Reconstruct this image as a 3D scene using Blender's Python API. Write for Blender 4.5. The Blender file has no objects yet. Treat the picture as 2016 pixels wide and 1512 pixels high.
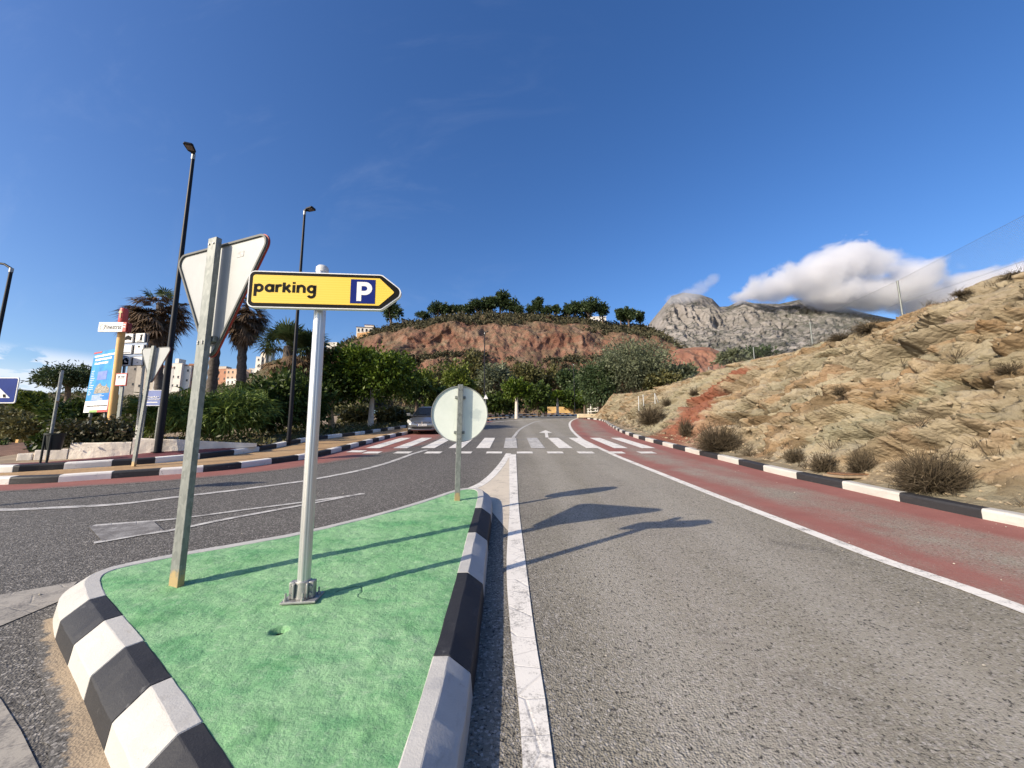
import bpy, bmesh, math, random
import numpy as np
from mathutils import Vector, Matrix, Euler
R = math.radians
SC = bpy.context.scene
COL = SC.collection

# ------------------------------------------------------------------ camera, sky, sun, exposure
F, S, H = 775.0, 0.0968, 1.6            # focal length in photo pixels, road gradient, eye height
PIT = math.atan(F / 5106.0)
cam = bpy.data.cameras.new('camera')
cam.sensor_fit = 'HORIZONTAL'; cam.sensor_width = 36; cam.lens = 36 * F / 2016
cam.clip_start = 0.05; cam.clip_end = 30000
camo = bpy.data.objects.new('camera', cam); COL.objects.link(camo)
camo.location = (0, 0, H); camo.rotation_euler = (R(90) + PIT, 0, 0)
SC.camera = camo
SUN = Vector((-0.725, -0.515, 0.455)).normalized()          # towards the sun
EL = math.asin(SUN.z); AZ = math.atan2(SUN.x, SUN.y)
ld = bpy.data.lights.new('sun', 'SUN'); ld.energy = 4.8; ld.angle = R(0.5); ld.color = (1.0, 0.87, 0.69)
lo = bpy.data.objects.new('sun', ld); COL.objects.link(lo)
lo.rotation_euler = SUN.to_track_quat('Z', 'Y').to_euler(); lo.location = (-40, -30, 60)
SC.view_settings.view_transform = 'Standard'; SC.view_settings.look = 'None'
SC.view_settings.exposure = 0.42; SC.view_settings.gamma = 1
SC.cycles.volume_bounces = 8; SC.cycles.transparent_max_bounces = 12
SC.cycles.max_bounces = 8
SC.cycles.volume_max_steps = 600; SC.cycles.volume_step_rate = .5


def nd(nt, typ, **kw):
    n = nt.nodes.new(typ)
    for k, v in kw.items():
        if k == 'op': n.operation = v
        elif hasattr(n, k) and k not in n.inputs: setattr(n, k, v)
        else: n.inputs[k].default_value = v
    return n


def setin(nt, sock, v):
    if isinstance(v, bpy.types.NodeSocket): nt.links.new(v, sock)
    elif v is not None:
        if hasattr(sock.default_value, '__len__') and hasattr(v, '__len__') and len(v) == 3 and len(sock.default_value) == 4: v = (*v, 1)
        sock.default_value = v


def math_(nt, op, a, b=None, c=None, clamp=False):
    n = nt.nodes.new('ShaderNodeMath'); n.operation = op; n.use_clamp = clamp
    for i, v in enumerate((a, b, c)):
        if v is not None: setin(nt, n.inputs[i], v)
    return n.outputs[0]


def mix(nt, fac, a, b, typ='MIX'):
    n = nt.nodes.new('ShaderNodeMix'); n.data_type = 'RGBA'; n.blend_type = typ; n.clamp_factor = True
    setin(nt, n.inputs[0], fac); setin(nt, n.inputs[6], a); setin(nt, n.inputs[7], b)
    return n.outputs[2]


def ramp(nt, fac, lo, hi, smooth=False):
    n = nt.nodes.new('ShaderNodeMapRange'); n.clamp = True
    if smooth: n.interpolation_type = 'SMOOTHSTEP'
    setin(nt, n.inputs[0], fac); n.inputs[1].default_value = lo; n.inputs[2].default_value = hi
    return n.outputs[0]


def noise(nt, vec, scale, detail=4, rough=.55, dist=0, col=False):
    n = nt.nodes.new('ShaderNodeTexNoise'); n.inputs['Scale'].default_value = scale
    n.inputs['Detail'].default_value = detail; n.inputs['Roughness'].default_value = rough
    n.inputs['Distortion'].default_value = dist
    if vec is not None: nt.links.new(vec, n.inputs['Vector'])
    return n.outputs[1 if col else 0]


def voro(nt, vec, scale, feature='F1', out=0):
    n = nt.nodes.new('ShaderNodeTexVoronoi'); n.feature = feature; n.inputs['Scale'].default_value = scale
    if vec is not None: nt.links.new(vec, n.inputs['Vector'])
    return n.outputs[out]


def mapping(nt, vec, scale=(1, 1, 1), rot=(0, 0, 0), loc=(0, 0, 0)):
    n = nt.nodes.new('ShaderNodeMapping'); n.inputs['Scale'].default_value = scale
    n.inputs['Rotation'].default_value = rot; n.inputs['Location'].default_value = loc
    nt.links.new(vec, n.inputs['Vector']); return n.outputs[0]


# world: Nishita sky plus thin procedural clouds low in the left and faint cirrus
W = bpy.data.worlds.new('World'); SC.world = W; W.use_nodes = True
nt = W.node_tree; nt.nodes.clear()
sky = nt.nodes.new('ShaderNodeTexSky'); sky.sky_type = 'NISHITA'; sky.sun_disc = False
sky.sun_elevation = EL; sky.sun_rotation = AZ; sky.altitude = 200
sky.air_density = 1.0; sky.dust_density = 1.7; sky.ozone_density = 3.0
tc = nt.nodes.new('ShaderNodeTexCoord'); dirv = tc.outputs['Generated']
sp = nt.nodes.new('ShaderNodeSeparateXYZ'); nt.links.new(dirv, sp.inputs[0])
hs = nt.nodes.new('ShaderNodeHueSaturation'); hs.inputs['Saturation'].default_value = 1.25; hs.inputs['Hue'].default_value = .510
nt.links.new(sky.outputs[0], hs.inputs['Color'])
c1 = noise(nt, mapping(nt, dirv, (7, 7, 20)), 1.6, 6, .6, .3)
low = math_(nt, 'MULTIPLY', ramp(nt, sp.outputs[2], .160, .135, True), ramp(nt, sp.outputs[0], -.62, -.74, True))
cl = math_(nt, 'MULTIPLY', ramp(nt, c1, .42, .52, True), low)
lowb = math_(nt, 'MULTIPLY', ramp(nt, sp.outputs[2], .145, .09, True), ramp(nt, sp.outputs[0], -.5, -.72, True))
cl = math_(nt, 'MAXIMUM', cl, math_(nt, 'MULTIPLY', lowb, .55))
c2 = noise(nt, mapping(nt, dirv, (1.2, 5, 3.0), (0, 0, R(35))), 2.2, 7, .62, .6)
ci = math_(nt, 'MULTIPLY', math_(nt, 'MULTIPLY', ramp(nt, c2, .52, .80, True), ramp(nt, sp.outputs[0], .35, -.3, True)), .045)
col = mix(nt, math_(nt, 'MULTIPLY', cl, .75), hs.outputs[0], (4.9, 5.2, 5.9))
col = mix(nt, ci, col, (5.0, 5.4, 6.2))
bg = nt.nodes.new('ShaderNodeBackground'); bg.inputs['Strength'].default_value = 0.142
nt.links.new(col, bg.inputs['Color'])
wo = nt.nodes.new('ShaderNodeOutputWorld'); nt.links.new(bg.outputs[0], wo.inputs['Surface'])

# ------------------------------------------------------------------ where a sight line meets the sloping road, or a distance
def ray(u, v):
    a, b = (u - 1008) / F, -(v - 756) / F
    return Vector((a, math.cos(PIT) - math.sin(PIT) * b, math.sin(PIT) + math.cos(PIT) * b))
def G(u, v, h=0.0):
    d = ray(u, v); t = (h - H) / (d.z - S * d.y); return Vector((0, 0, H)) + d * t
def D(u, v, y):
    d = ray(u, v); return Vector((0, 0, H)) + d * (y / d.y)

# ------------------------------------------------------------------ numpy noise
def _hash(ix, iy, iz, seed):
    n = (ix * 374761393 + iy * 668265263 + iz * 2147483647 + seed * 974634777) & 0xffffffff
    n = ((n ^ (n >> 13)) * 1274126177) & 0xffffffff
    n = ((n ^ (n >> 16)) * 2246822519) & 0xffffffff
    return (n ^ (n >> 15)) & 0xffffffff
def pn(P, seed=0):
    P = np.asarray(P, float); i = np.floor(P).astype(np.int64); f = P - i
    u = f * f * f * (f * (f * 6 - 15) + 10); out = 0
    for dx in (0, 1):
        for dy in (0, 1):
            for dz in (0, 1):
                h = _hash(i[..., 0] + dx, i[..., 1] + dy, i[..., 2] + dz, seed)
                g = np.stack([(h & 1023) / 511.5 - 1, ((h >> 10) & 1023) / 511.5 - 1, ((h >> 20) & 1023) / 511.5 - 1], -1)
                d = f - np.array([dx, dy, dz])
                w = (u[..., 0] if dx else 1 - u[..., 0]) * (u[..., 1] if dy else 1 - u[..., 1]) * (u[..., 2] if dz else 1 - u[..., 2])
                out = out + w * (g * d).sum(-1)
    return out
def fbm(P, o=4, seed=0, gain=.5):
    a, s, t = 1., 1., 0
    for k in range(o):
        t = t + a * pn(np.asarray(P) * s, seed + k * 7); a *= gain; s *= 2.03
    return t
def ridged(P, o=4, seed=0):
    a, s, t = 1., 1., 0
    for k in range(o):
        t = t + a * (1 - 2.2 * np.abs(pn(np.asarray(P) * s, seed + k * 7))); a *= .5; s *= 2.03
    return t / 1.8
def worley(P, seed=0):
    """nearest-cell random value, and distance to the cell border"""
    P = np.asarray(P, float); shp = P.shape[:-1]; P = P.reshape(-1, 3); i = np.floor(P).astype(np.int64)
    f1 = np.full(len(P), 9.); f2 = np.full(len(P), 9.); idv = np.zeros(len(P)); tl = np.zeros((len(P), 3))
    for dx in (-1, 0, 1):
        for dy in (-1, 0, 1):
            for dz in (-1, 0, 1):
                h = _hash(i[:, 0] + dx, i[:, 1] + dy, i[:, 2] + dz, seed)
                c = np.stack([i[:, 0] + dx + (h & 1023) / 1023, i[:, 1] + dy + ((h >> 10) & 1023) / 1023, i[:, 2] + dz + ((h >> 20) & 1023) / 1023], -1)
                d = ((P - c) ** 2).sum(-1); n = d < f1
                f2 = np.where(n, f1, np.minimum(f2, d)); f1 = np.where(n, d, f1); idv = np.where(n, ((h * 7919) >> 7 & 1023) / 1023, idv)
                tl = np.where(n[:, None], (P - c) * (np.stack([h & 255, h >> 8 & 255, h >> 16 & 255], -1) / 127.5 - 1), tl)
    return (idv + .55 * tl.sum(-1)).reshape(shp), (np.sqrt(f2) - np.sqrt(f1)).reshape(shp)
def sstep(x, a, b):
    t = np.clip((np.asarray(x, float) - a) / (b - a), 0, 1); return t * t * (3 - 2 * t)

# ------------------------------------------------------------------ mesh helpers
class MB:
    def __init__(s): s.v, s.f, s.m = [], [], []
    def add(s, vs, fs, mi=0, M=None):
        b = len(s.v)
        for p in vs:
            p = Vector(p); s.v.append(tuple(M @ p if M else p))
        for f in fs: s.f.append(tuple(i + b for i in f)); s.m.append(mi)
        return s
    def box(s, c, d, mi=0, M=None):
        x, y, z = (q / 2 for q in d)
        vs = [Vector(c) + Vector((a * x, b * y, e * z)) for a in (-1, 1) for b in (-1, 1) for e in (-1, 1)]
        return s.add(vs, [(0, 1, 3, 2), (4, 6, 7, 5), (0, 4, 5, 1), (2, 3, 7, 6), (0, 2, 6, 4), (1, 5, 7, 3)], mi, M)
    def tube(s, pts, rad, n=12, mi=0, cap=True, M=None, flute=None):
        pts = [Vector(p) for p in pts]
        if not hasattr(rad, '__len__'): rad = [rad] * len(pts)
        vs, fs = [], []
        for i, p in enumerate(pts):
            t = (pts[min(i + 1, len(pts) - 1)] - pts[max(i - 1, 0)]).normalized()
            a = t.cross(Vector((0, 1, 0)) if abs(t.y) < .9 else Vector((1, 0, 0))).normalized(); b = t.cross(a)
            for k in range(n):
                w = 2 * math.pi * k / n; r = rad[i] * (flute[k % len(flute)] if flute else 1)
                vs.append(p + (a * math.cos(w) + b * math.sin(w)) * r)
        for i in range(len(pts) - 1):
            for k in range(n):
                q = (k + 1) % n; fs.append((i * n + k, i * n + q, (i + 1) * n + q, (i + 1) * n + k))
        if cap: fs += [tuple(range(n)), tuple(reversed(range((len(pts) - 1) * n, len(pts) * n)))]
        return s.add(vs, fs, mi, M)
    def plate(s, poly, y0, y1, mi=0, me=None, M=None):       # outline in x,z, thickness along y
        n = len(poly); me = mi if me is None else me
        vs = [(x, y0, z) for x, z in poly] + [(x, y1, z) for x, z in poly]
        s.add(vs, [tuple(range(n)), tuple(reversed(range(n, 2 * n)))], mi, M)
        return s.add(vs, [(i, i + n, (i + 1) % n + n, (i + 1) % n) for i in range(n)], me, M)
    def lathe(s, prof, n=24, mi=0, M=None):
        vs = [(r * math.cos(2 * math.pi * k / n), r * math.sin(2 * math.pi * k / n), z) for r, z in prof for k in range(n)]
        fs = [(i * n + k, i * n + (k + 1) % n, (i + 1) * n + (k + 1) % n, (i + 1) * n + k) for i in range(len(prof) - 1) for k in range(n)]
        return s.add(vs, fs, mi, M)
    def build(s, name, mats, parent=None, smooth=30, bevel=0):
        me = bpy.data.meshes.new(name); me.from_pydata(s.v, [], s.f)
        mats = mats if isinstance(mats, (list, tuple)) else [mats]
        for m in mats: me.materials.append(m)
        if len(mats) > 1: me.polygons.foreach_set('material_index', s.m)
        bm = bmesh.new(); bm.from_mesh(me); bmesh.ops.recalc_face_normals(bm, faces=bm.faces); bm.to_mesh(me); bm.free()
        if smooth:
            me.polygons.foreach_set('use_smooth', [True] * len(me.polygons)); me.set_sharp_from_angle(angle=R(smooth))
        o = bpy.data.objects.new(name, me); COL.objects.link(o)
        if parent: o.parent = parent
        if bevel:
            b = o.modifiers.new('bevel', 'BEVEL'); b.width = bevel; b.segments = 2; b.limit_method = 'ANGLE'; b.angle_limit = R(40)
        return o

def rawmesh(name, V, Fc, mats, parent=None, smooth=False, attr=None):
    V = np.asarray(V, np.float32); Fc = np.asarray(Fc, np.int32); k = Fc.shape[1]
    me = bpy.data.meshes.new(name); me.vertices.add(len(V)); me.vertices.foreach_set('co', V.ravel())
    me.loops.add(Fc.size); me.loops.foreach_set('vertex_index', Fc.ravel())
    me.polygons.add(len(Fc)); me.polygons.foreach_set('loop_start', np.arange(0, Fc.size, k, dtype=np.int32))
    for m in (mats if isinstance(mats, (list, tuple)) else [mats]): me.materials.append(m)
    if smooth: me.polygons.foreach_set('use_smooth', np.ones(len(Fc), bool))
    me.update(calc_edges=True); me.validate()
    for an, av in (attr or {}).items():
        a = me.attributes.new(an, 'FLOAT', 'POINT'); a.data.foreach_set('value', np.asarray(av, np.float32).ravel())
    o = bpy.data.objects.new(name, me); COL.objects.link(o)
    if parent: o.parent = parent
    return o
def grid_faces(nu, nv):
    i = np.arange(nu * nv).reshape(nu, nv)
    return np.stack([i[:-1, :-1], i[1:, :-1], i[1:, 1:], i[:-1, 1:]], -1).reshape(-1, 4)

def tag(o, label=None, cat=None, group=None, kind=None):
    for k, v in (('label', label), ('category', cat), ('group', group), ('kind', kind)):
        if v: o[k] = v
    return o
def empty(name, label, cat, loc, rz=0, group=None, lean=0):
    o = bpy.data.objects.new(name, None); COL.objects.link(o); o.empty_display_size = .2
    o.location = loc; o.rotation_euler = (0, lean, rz); return tag(o, label, cat, group)
def dup(root, loc, rz=0, scale=1, label=None, group=None):
    r = root.copy(); COL.objects.link(r); r.location = loc; r.rotation_euler = (0, 0, rz)
    r.scale = (scale,) * 3 if not hasattr(scale, '__len__') else scale
    if label: r['label'] = label
    if group: r['group'] = group
    for ch in list(root.children):
        c = ch.copy(); COL.objects.link(c); c.parent = r
        for g in ch.children:
            d = g.copy(); COL.objects.link(d); d.parent = c
    return r
def rpoly(pts, r, n=6):                                        # polygon with rounded corners
    out = []; N = len(pts)
    rr = r if hasattr(r, '__len__') else [r] * N
    for i in range(N):
        p = Vector(pts[i]); a = (Vector(pts[i - 1]) - p); b = (Vector(pts[(i + 1) % N]) - p)
        a.normalize(); b.normalize(); h = math.acos(max(-1, min(1, a.dot(b)))) / 2
        if rr[i] <= 0: out.append(tuple(p)); continue
        d = rr[i] / math.tan(h); c = p + (a + b).normalized() * (rr[i] / math.sin(h))
        s, e = p + a * d - c, p + b * d - c
        t0 = math.atan2(s.y, s.x); t1 = math.atan2(e.y, e.x)
        dt = (t1 - t0 + math.pi) % (2 * math.pi) - math.pi
        for k in range(n + 1):
            t = t0 + dt * k / n; out.append((c.x + rr[i] * math.cos(t), c.y + rr[i] * math.sin(t)))
    return out
def text_mb(string, mat_, name, parent, x, z, w=None, h=None, y=0, bold=0.0, thick=.001, align='LEFT', shear=0, space=1):
    cu = bpy.data.curves.new('t', 'FONT'); cu.body = string; cu.size = 1; cu.offset = bold; cu.shear = shear; cu.space_character = space
    o = bpy.data.objects.new('t', cu); COL.objects.link(o)
    bpy.context.view_layer.update(); dg = bpy.context.evaluated_depsgraph_get()
    me = bpy.data.meshes.new_from_object(o.evaluated_get(dg)); bpy.data.objects.remove(o); bpy.data.curves.remove(cu)
    V = np.array([v.co for v in me.vertices]); a, b = V.min(0), V.max(0)
    sx = (w / (b[0] - a[0])) if w else h / (b[1] - a[1]); sy = (h / (b[1] - a[1])) if h else sx
    for v in me.vertices: v.co = Vector((x + (v.co.x - a[0]) * sx, y, z + (v.co.y - a[1]) * sy))
    me.materials.append(mat_); me.name = name
    ob = bpy.data.objects.new(name, me); COL.objects.link(ob); ob.parent = parent
    m = ob.modifiers.new('solid', 'SOLIDIFY'); m.thickness = thick; m.offset = 0
    return ob
def smooth_path(pts, step=.25):                                # Catmull-Rom through points, even steps
    P = [Vector(p) for p in pts]; P = [P[0] * 2 - P[1]] + P + [P[-1] * 2 - P[-2]]; out = []
    for i in range(1, len(P) - 2):
        a, b, c, d = P[i - 1:i + 3]
        for k in range(24):
            t = k / 24
            out.append(.5 * ((2 * b) + (c - a) * t + (2 * a - 5 * b + 4 * c - d) * t * t + (3 * b - a - 3 * c + d) * t ** 3))
    out.append(P[-2]); L = [0]
    for i in range(1, len(out)): L.append(L[-1] + (out[i] - out[i - 1]).length)
    n = max(2, int(L[-1] / step) + 1); A = np.array(out); s = np.linspace(0, L[-1], n)
    return np.stack([np.interp(s, L, A[:, k]) for k in range(A.shape[1])], -1)
def normals2(P):                                               # left-hand normals of a 2D path
    T = np.gradient(P[:, :2], axis=0); T /= np.linalg.norm(T, axis=1, keepdims=True) + 1e-9
    return np.stack([-T[:, 1], T[:, 0]], -1)

# ------------------------------------------------------------------ materials
def mat(name, base, rough=.75, var=.15, scale=6, bump=0., bscale=60, metallic=0., detail=5, tint=None, spec=.4, coat=0):
    m = bpy.data.materials.new(name); m.use_nodes = True; nt = m.node_tree; b = nt.nodes['Principled BSDF']
    t = nt.nodes.new('ShaderNodeTexCoord').outputs['Object']
    n1 = noise(nt, t, scale, detail, .6)
    dark = tuple(c * (1 - var) for c in base); lite = tint or tuple(min(1, c * (1 + var)) for c in base)
    c = mix(nt, ramp(nt, n1, .3, .7), dark, lite)
    nt.links.new(c, b.inputs['Base Color']); b.inputs['Roughness'].default_value = rough; b.inputs['Metallic'].default_value = metallic
    b.inputs['Specular IOR Level'].default_value = spec; b.inputs['Coat Weight'].default_value = coat
    if bump:
        bn = nt.nodes.new('ShaderNodeBump'); bn.inputs['Strength'].default_value = bump; bn.inputs['Distance'].default_value = .02
        nt.links.new(noise(nt, t, bscale, 6, .65), bn.inputs['Height']); nt.links.new(bn.outputs[0], b.inputs['Normal'])
    return m
def newmat(name):
    m = bpy.data.materials.new(name); m.use_nodes = True; nt = m.node_tree
    return m, nt, nt.nodes['Principled BSDF'], nt.nodes.new('ShaderNodeTexCoord').outputs['Object']
def bumpto(nt, b, h, strength, dist):
    bn = nt.nodes.new('ShaderNodeBump'); bn.inputs['Strength'].default_value = strength; bn.inputs['Distance'].default_value = dist
    nt.links.new(h, bn.inputs['Height']); nt.links.new(bn.outputs[0], b.inputs['Normal'])

def asphalt_colour(nt, t):
    big = noise(nt, t, .35, 5, .6); mid = noise(nt, t, 3, 4, .6)
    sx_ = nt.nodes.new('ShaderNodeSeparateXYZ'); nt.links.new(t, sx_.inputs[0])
    tone_wear = ramp(nt, math_(nt, 'ADD', sx_.outputs[0], math_(nt, 'MULTIPLY', math_(nt, 'SUBTRACT', mid, .5), 1.2)), -1.3, 1.2, True)  # asphalt blends from darker left to paler right along x
    lanes = noise(nt, mapping(nt, t, (1.1, .06, 1)), 1.0, 3, .5)
    c = mix(nt, tone_wear, mix(nt, ramp(nt, big, .3, .7), (.092, .086, .078), (.125, .118, .106)), mix(nt, ramp(nt, big, .3, .7), (.215, .197, .154), (.300, .275, .218)))
    c = mix(nt, math_(nt, 'MULTIPLY', ramp(nt, lanes, .45, .75), math_(nt, 'MULTIPLY', tone_wear, .45)), c, (.34, .31, .27))
    c = mix(nt, math_(nt, 'MULTIPLY', ramp(nt, mid, .55, .8), .35), c, (.085, .079, .071))
    trk = None
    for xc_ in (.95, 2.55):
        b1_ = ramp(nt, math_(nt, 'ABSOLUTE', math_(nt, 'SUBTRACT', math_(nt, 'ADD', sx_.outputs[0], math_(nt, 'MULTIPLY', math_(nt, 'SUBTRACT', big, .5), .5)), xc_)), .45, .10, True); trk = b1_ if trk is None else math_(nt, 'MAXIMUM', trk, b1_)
    c = mix(nt, math_(nt, 'MULTIPLY', math_(nt, 'MULTIPLY', trk, tone_wear), .38), c, (.37, .345, .295))
    ce = voro(nt, mapping(nt, noise(nt, t, .9, 4, .6, 0, True), (3, 3, 3)), .9, 'DISTANCE_TO_EDGE')
    c = mix(nt, math_(nt, 'MULTIPLY', math_(nt, 'MULTIPLY', ramp(nt, ce, .006, .001), ramp(nt, noise(nt, t, .35, 2), .52, .62)), .55), c, (.05, .045, .04))
    c = mix(nt, math_(nt, 'MULTIPLY', ramp(nt, noise(nt, t, 1.6, 3, .5), .66, .74), .35), c, (.075, .068, .06))
    g = voro(nt, t, 74, 'F1', 1); sg = nt.nodes.new('ShaderNodeSeparateColor'); nt.links.new(g, sg.inputs[0])
    f = noise(nt, t, 42, 3, .7)
    c = mix(nt, ramp(nt, f, .46, .34), c, (.028, .026, .024))
    c = mix(nt, math_(nt, 'MULTIPLY', ramp(nt, sg.outputs[0], .70, 1.), .75), c, (.40, .375, .34))
    return c, math_(nt, 'ADD', voro(nt, t, 85), math_(nt, 'MULTIPLY', f, .8))
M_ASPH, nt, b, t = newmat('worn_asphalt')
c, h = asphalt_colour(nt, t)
crk = voro(nt, mapping(nt, noise(nt, t, 1.5, 4, .6, 0, True), (1.2, 1.2, 1.2)), .5, 'DISTANCE_TO_EDGE')
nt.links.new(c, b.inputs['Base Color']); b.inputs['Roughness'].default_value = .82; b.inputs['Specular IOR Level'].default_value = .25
bumpto(nt, b, h, .7, .009)

M_RED, nt, b, t = newmat('worn_red_road_paint')
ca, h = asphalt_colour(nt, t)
red = mix(nt, noise(nt, t, 2.2, 5, .65), (.215, .082, .070), (.335, .150, .125))
at = nt.nodes.new('ShaderNodeAttribute'); at.attribute_name = 'paint'
n1 = math_(nt, 'ADD', math_(nt, 'MULTIPLY', noise(nt, t, .9, 6, .65), .7), math_(nt, 'MULTIPLY', noise(nt, t, 45, 3, .7), .5))
f = ramp(nt, math_(nt, 'ADD', at.outputs['Fac'], math_(nt, 'SUBTRACT', n1, .6)), .12, .62, True)
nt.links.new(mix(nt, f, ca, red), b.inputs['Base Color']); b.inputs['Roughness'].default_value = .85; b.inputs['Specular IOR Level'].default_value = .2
bumpto(nt, b, h, .6, .006)

def line_mat(name, base, tone_wear, alt=(.15, .14, .13)):
    m, nt, b, t = newmat(name)
    n1 = math_(nt, 'ADD', math_(nt, 'MULTIPLY', noise(nt, t, 5, 6, .7), .6), math_(nt, 'MULTIPLY', noise(nt, t, 60, 3, .7), .4))
    k = mix(nt, ramp(nt, n1, tone_wear, tone_wear + .16), alt, base)
    crack = ramp(nt, voro(nt, mapping(nt, t, (3.0, 5.5, 3)), 1, 'DISTANCE_TO_EDGE'), 0, .035)
    k = mix(nt, math_(nt, 'MULTIPLY', math_(nt, 'SUBTRACT', 1, crack), .20), k, alt)
    k = mix(nt, math_(nt, 'MULTIPLY', ramp(nt, noise(nt, t, 1.2, 4, .6), .5, .75), .35), k, tuple(q * .72 for q in base))
    nt.links.new(k, b.inputs['Base Color']); b.inputs['Roughness'].default_value = .7; b.inputs['Specular IOR Level'].default_value = .3
    bumpto(nt, b, math_(nt, 'ADD', math_(nt, 'MULTIPLY', noise(nt, t, 70, 4, .7), .6), crack), .5, .005)
    return m
M_LINE = line_mat('white_road_paint', (.74, .71, .65), .33)
M_LINEW = line_mat('faded_white_road_paint', (.56, .545, .51), .38)
M_CREAM = line_mat('cream_painted_ground', (.60, .53, .42), .30)
M_GUT = line_mat('pale_worn_concrete', (.36, .33, .28), .38, (.14, .13, .12))

M_GREEN, nt, b, t = newmat('green_painted_render')
n1 = noise(nt, t, 1.1, 5, .6, .4); n2 = noise(nt, t, 15, 5, .7); n3 = noise(nt, t, 5, 5, .6)
k = mix(nt, ramp(nt, n1, .3, .72), (.165, .375, .165), (.290, .490, .265))
k = mix(nt, math_(nt, 'MULTIPLY', ramp(nt, noise(nt, mapping(nt, t, (1, 2.2, 1), (0, 0, .5)), 1.7, 5, .6, .8), .50, .68), .55), k, (.055, .27, .10))
k = mix(nt, math_(nt, 'MULTIPLY', ramp(nt, n2, .54, .72), .42), k, (.48, .62, .42))
fl_ = noise(nt, t, 75, 3, .7); k = mix(nt, math_(nt, 'MULTIPLY', ramp(nt, fl_, .58, .70), .38), k, (.52, .66, .46)); k = mix(nt, math_(nt, 'MULTIPLY', ramp(nt, fl_, .42, .30), .5), k, (.04, .17, .065))
k = mix(nt, math_(nt, 'MULTIPLY', ramp(nt, n3, .54, .72), .6), k, (.060, .225, .080))
crk = voro(nt, mapping(nt, noise(nt, t, .55, 5, .5, 0, True), (2.4, 2.4, 2.4)), .6, 'DISTANCE_TO_EDGE')
ck = math_(nt, 'MULTIPLY', ramp(nt, crk, .008, .001), ramp(nt, noise(nt, t, .8, 2), .68, .76))
k = mix(nt, math_(nt, 'MULTIPLY', ck, .8), k, (.05, .12, .06))
st = math_(nt, 'MULTIPLY', ramp(nt, noise(nt, mapping(nt, t, (2, 6, 2), (0, 0, .4)), 1.6, 6, .7), .68, .78), .5)
k = mix(nt, st, k, (.30, .24, .12))
nt.links.new(k, b.inputs['Base Color']); b.inputs['Roughness'].default_value = .78; b.inputs['Specular IOR Level'].default_value = .25
hh = math_(nt, 'ADD', math_(nt, 'MULTIPLY', noise(nt, t, 34, 6, .72), 1.0), math_(nt, 'MULTIPLY', noise(nt, t, 9, 3), .9))
bumpto(nt, b, math_(nt, 'SUBTRACT', hh, math_(nt, 'MULTIPLY', ck, .6)), .75, .016)

def kerb_paint(name, base, chip):
    m, nt, b, t = newmat(name)
    n = noise(nt, t, 9, 6, .7); d = noise(nt, t, 1.6, 4, .6)
    k = mix(nt, ramp(nt, d, .3, .75), tuple(q * .86 for q in base), tuple(min(1, q * 1.08) for q in base))
    k = mix(nt, ramp(nt, n, .64, .72), k, chip)
    k = mix(nt, math_(nt, 'MULTIPLY', ramp(nt, noise(nt, mapping(nt, t, (1, 1, 5)), 3.2, 6, .75), .56, .76), .45), k, tuple(q * .62 + .03 for q in chip))
    nt.links.new(k, b.inputs['Base Color']); b.inputs['Roughness'].default_value = .6; b.inputs['Specular IOR Level'].default_value = .35
    bumpto(nt, b, math_(nt, 'ADD', noise(nt, t, 90, 4, .65), math_(nt, 'MULTIPLY', noise(nt, t, 14, 3), 1.5)), .35, .006)
    return m
M_KW = kerb_paint('white_kerb_paint', (.50, .485, .45), (.33, .29, .24))
M_KB = kerb_paint('black_kerb_paint', (.026, .026, .029), (.10, .10, .10))
M_KBW = kerb_paint('faded_black_kerb_paint', (.035, .035, .037), (.30, .29, .27))
M_KWD = kerb_paint('lit_dirty_white_kerb_paint', (.80, .76, .69), (.30, .27, .24))  # dirty white, base raised to stand in for sunlight on its shaded faces
M_KW2 = kerb_paint('lit_white_kerb_paint', (.82, .79, .72), (.46, .40, .32))  # same white paint made lighter to stand in for sunlight on this kerb

M_TAN, nt, b, t = newmat('tan_stamped_pavement')
br = nt.nodes.new('ShaderNodeTexBrick'); br.inputs['Scale'].default_value = 3.2; br.inputs['Mortar Size'].default_value = .02
br.inputs['Color1'].default_value = (.43, .28, .145, 1); br.inputs['Color2'].default_value = (.37, .235, .12, 1); br.inputs['Mortar'].default_value = (.25, .16, .085, 1)
nt.links.new(t, br.inputs['Vector'])
k = mix(nt, math_(nt, 'MULTIPLY', ramp(nt, noise(nt, t, 1.1, 5, .65), .4, .75), .6), br.outputs[0], (.50, .36, .21))
nt.links.new(k, b.inputs['Base Color']); b.inputs['Roughness'].default_value = .85; b.inputs['Specular IOR Level'].default_value = .2
bumpto(nt, b, noise(nt, t, 40, 4, .6), .4, .006)
M_MAROON = mat('maroon_pavement', (.13, .032, .036), .85, .3, 2.5, .4, 50)
M_SOIL = mat('dry_soil', (.27, .205, .135), .95, .35, 1.1, .6, 12)
M_GALV, nt, b, t = newmat('galvanised_steel')
v = voro(nt, mapping(nt, t, (40, 40, 22)), 1, 'F1', 1); sg = nt.nodes.new('ShaderNodeSeparateColor'); nt.links.new(v, sg.inputs[0])
k = mix(nt, sg.outputs[0], (.17, .185, .175), (.25, .265, .25))
k = mix(nt, ramp(nt, noise(nt, t, 4, 5, .7), .62, .75), k, (.34, .34, .31))
sp2 = nt.nodes.new('ShaderNodeSeparateXYZ'); nt.links.new(t, sp2.inputs[0])
rz = math_(nt, 'ADD', sp2.outputs[2], math_(nt, 'MULTIPLY', math_(nt, 'SUBTRACT', noise(nt, t, 14, 4, .7), .5), .35))
k = mix(nt, math_(nt, 'MULTIPLY', ramp(nt, rz, .13, .05), .9), k, (.46, .33, .16))
nt.links.new(k, b.inputs['Base Color']); b.inputs['Roughness'].default_value = .55; b.inputs['Metallic'].default_value = .35
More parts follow.
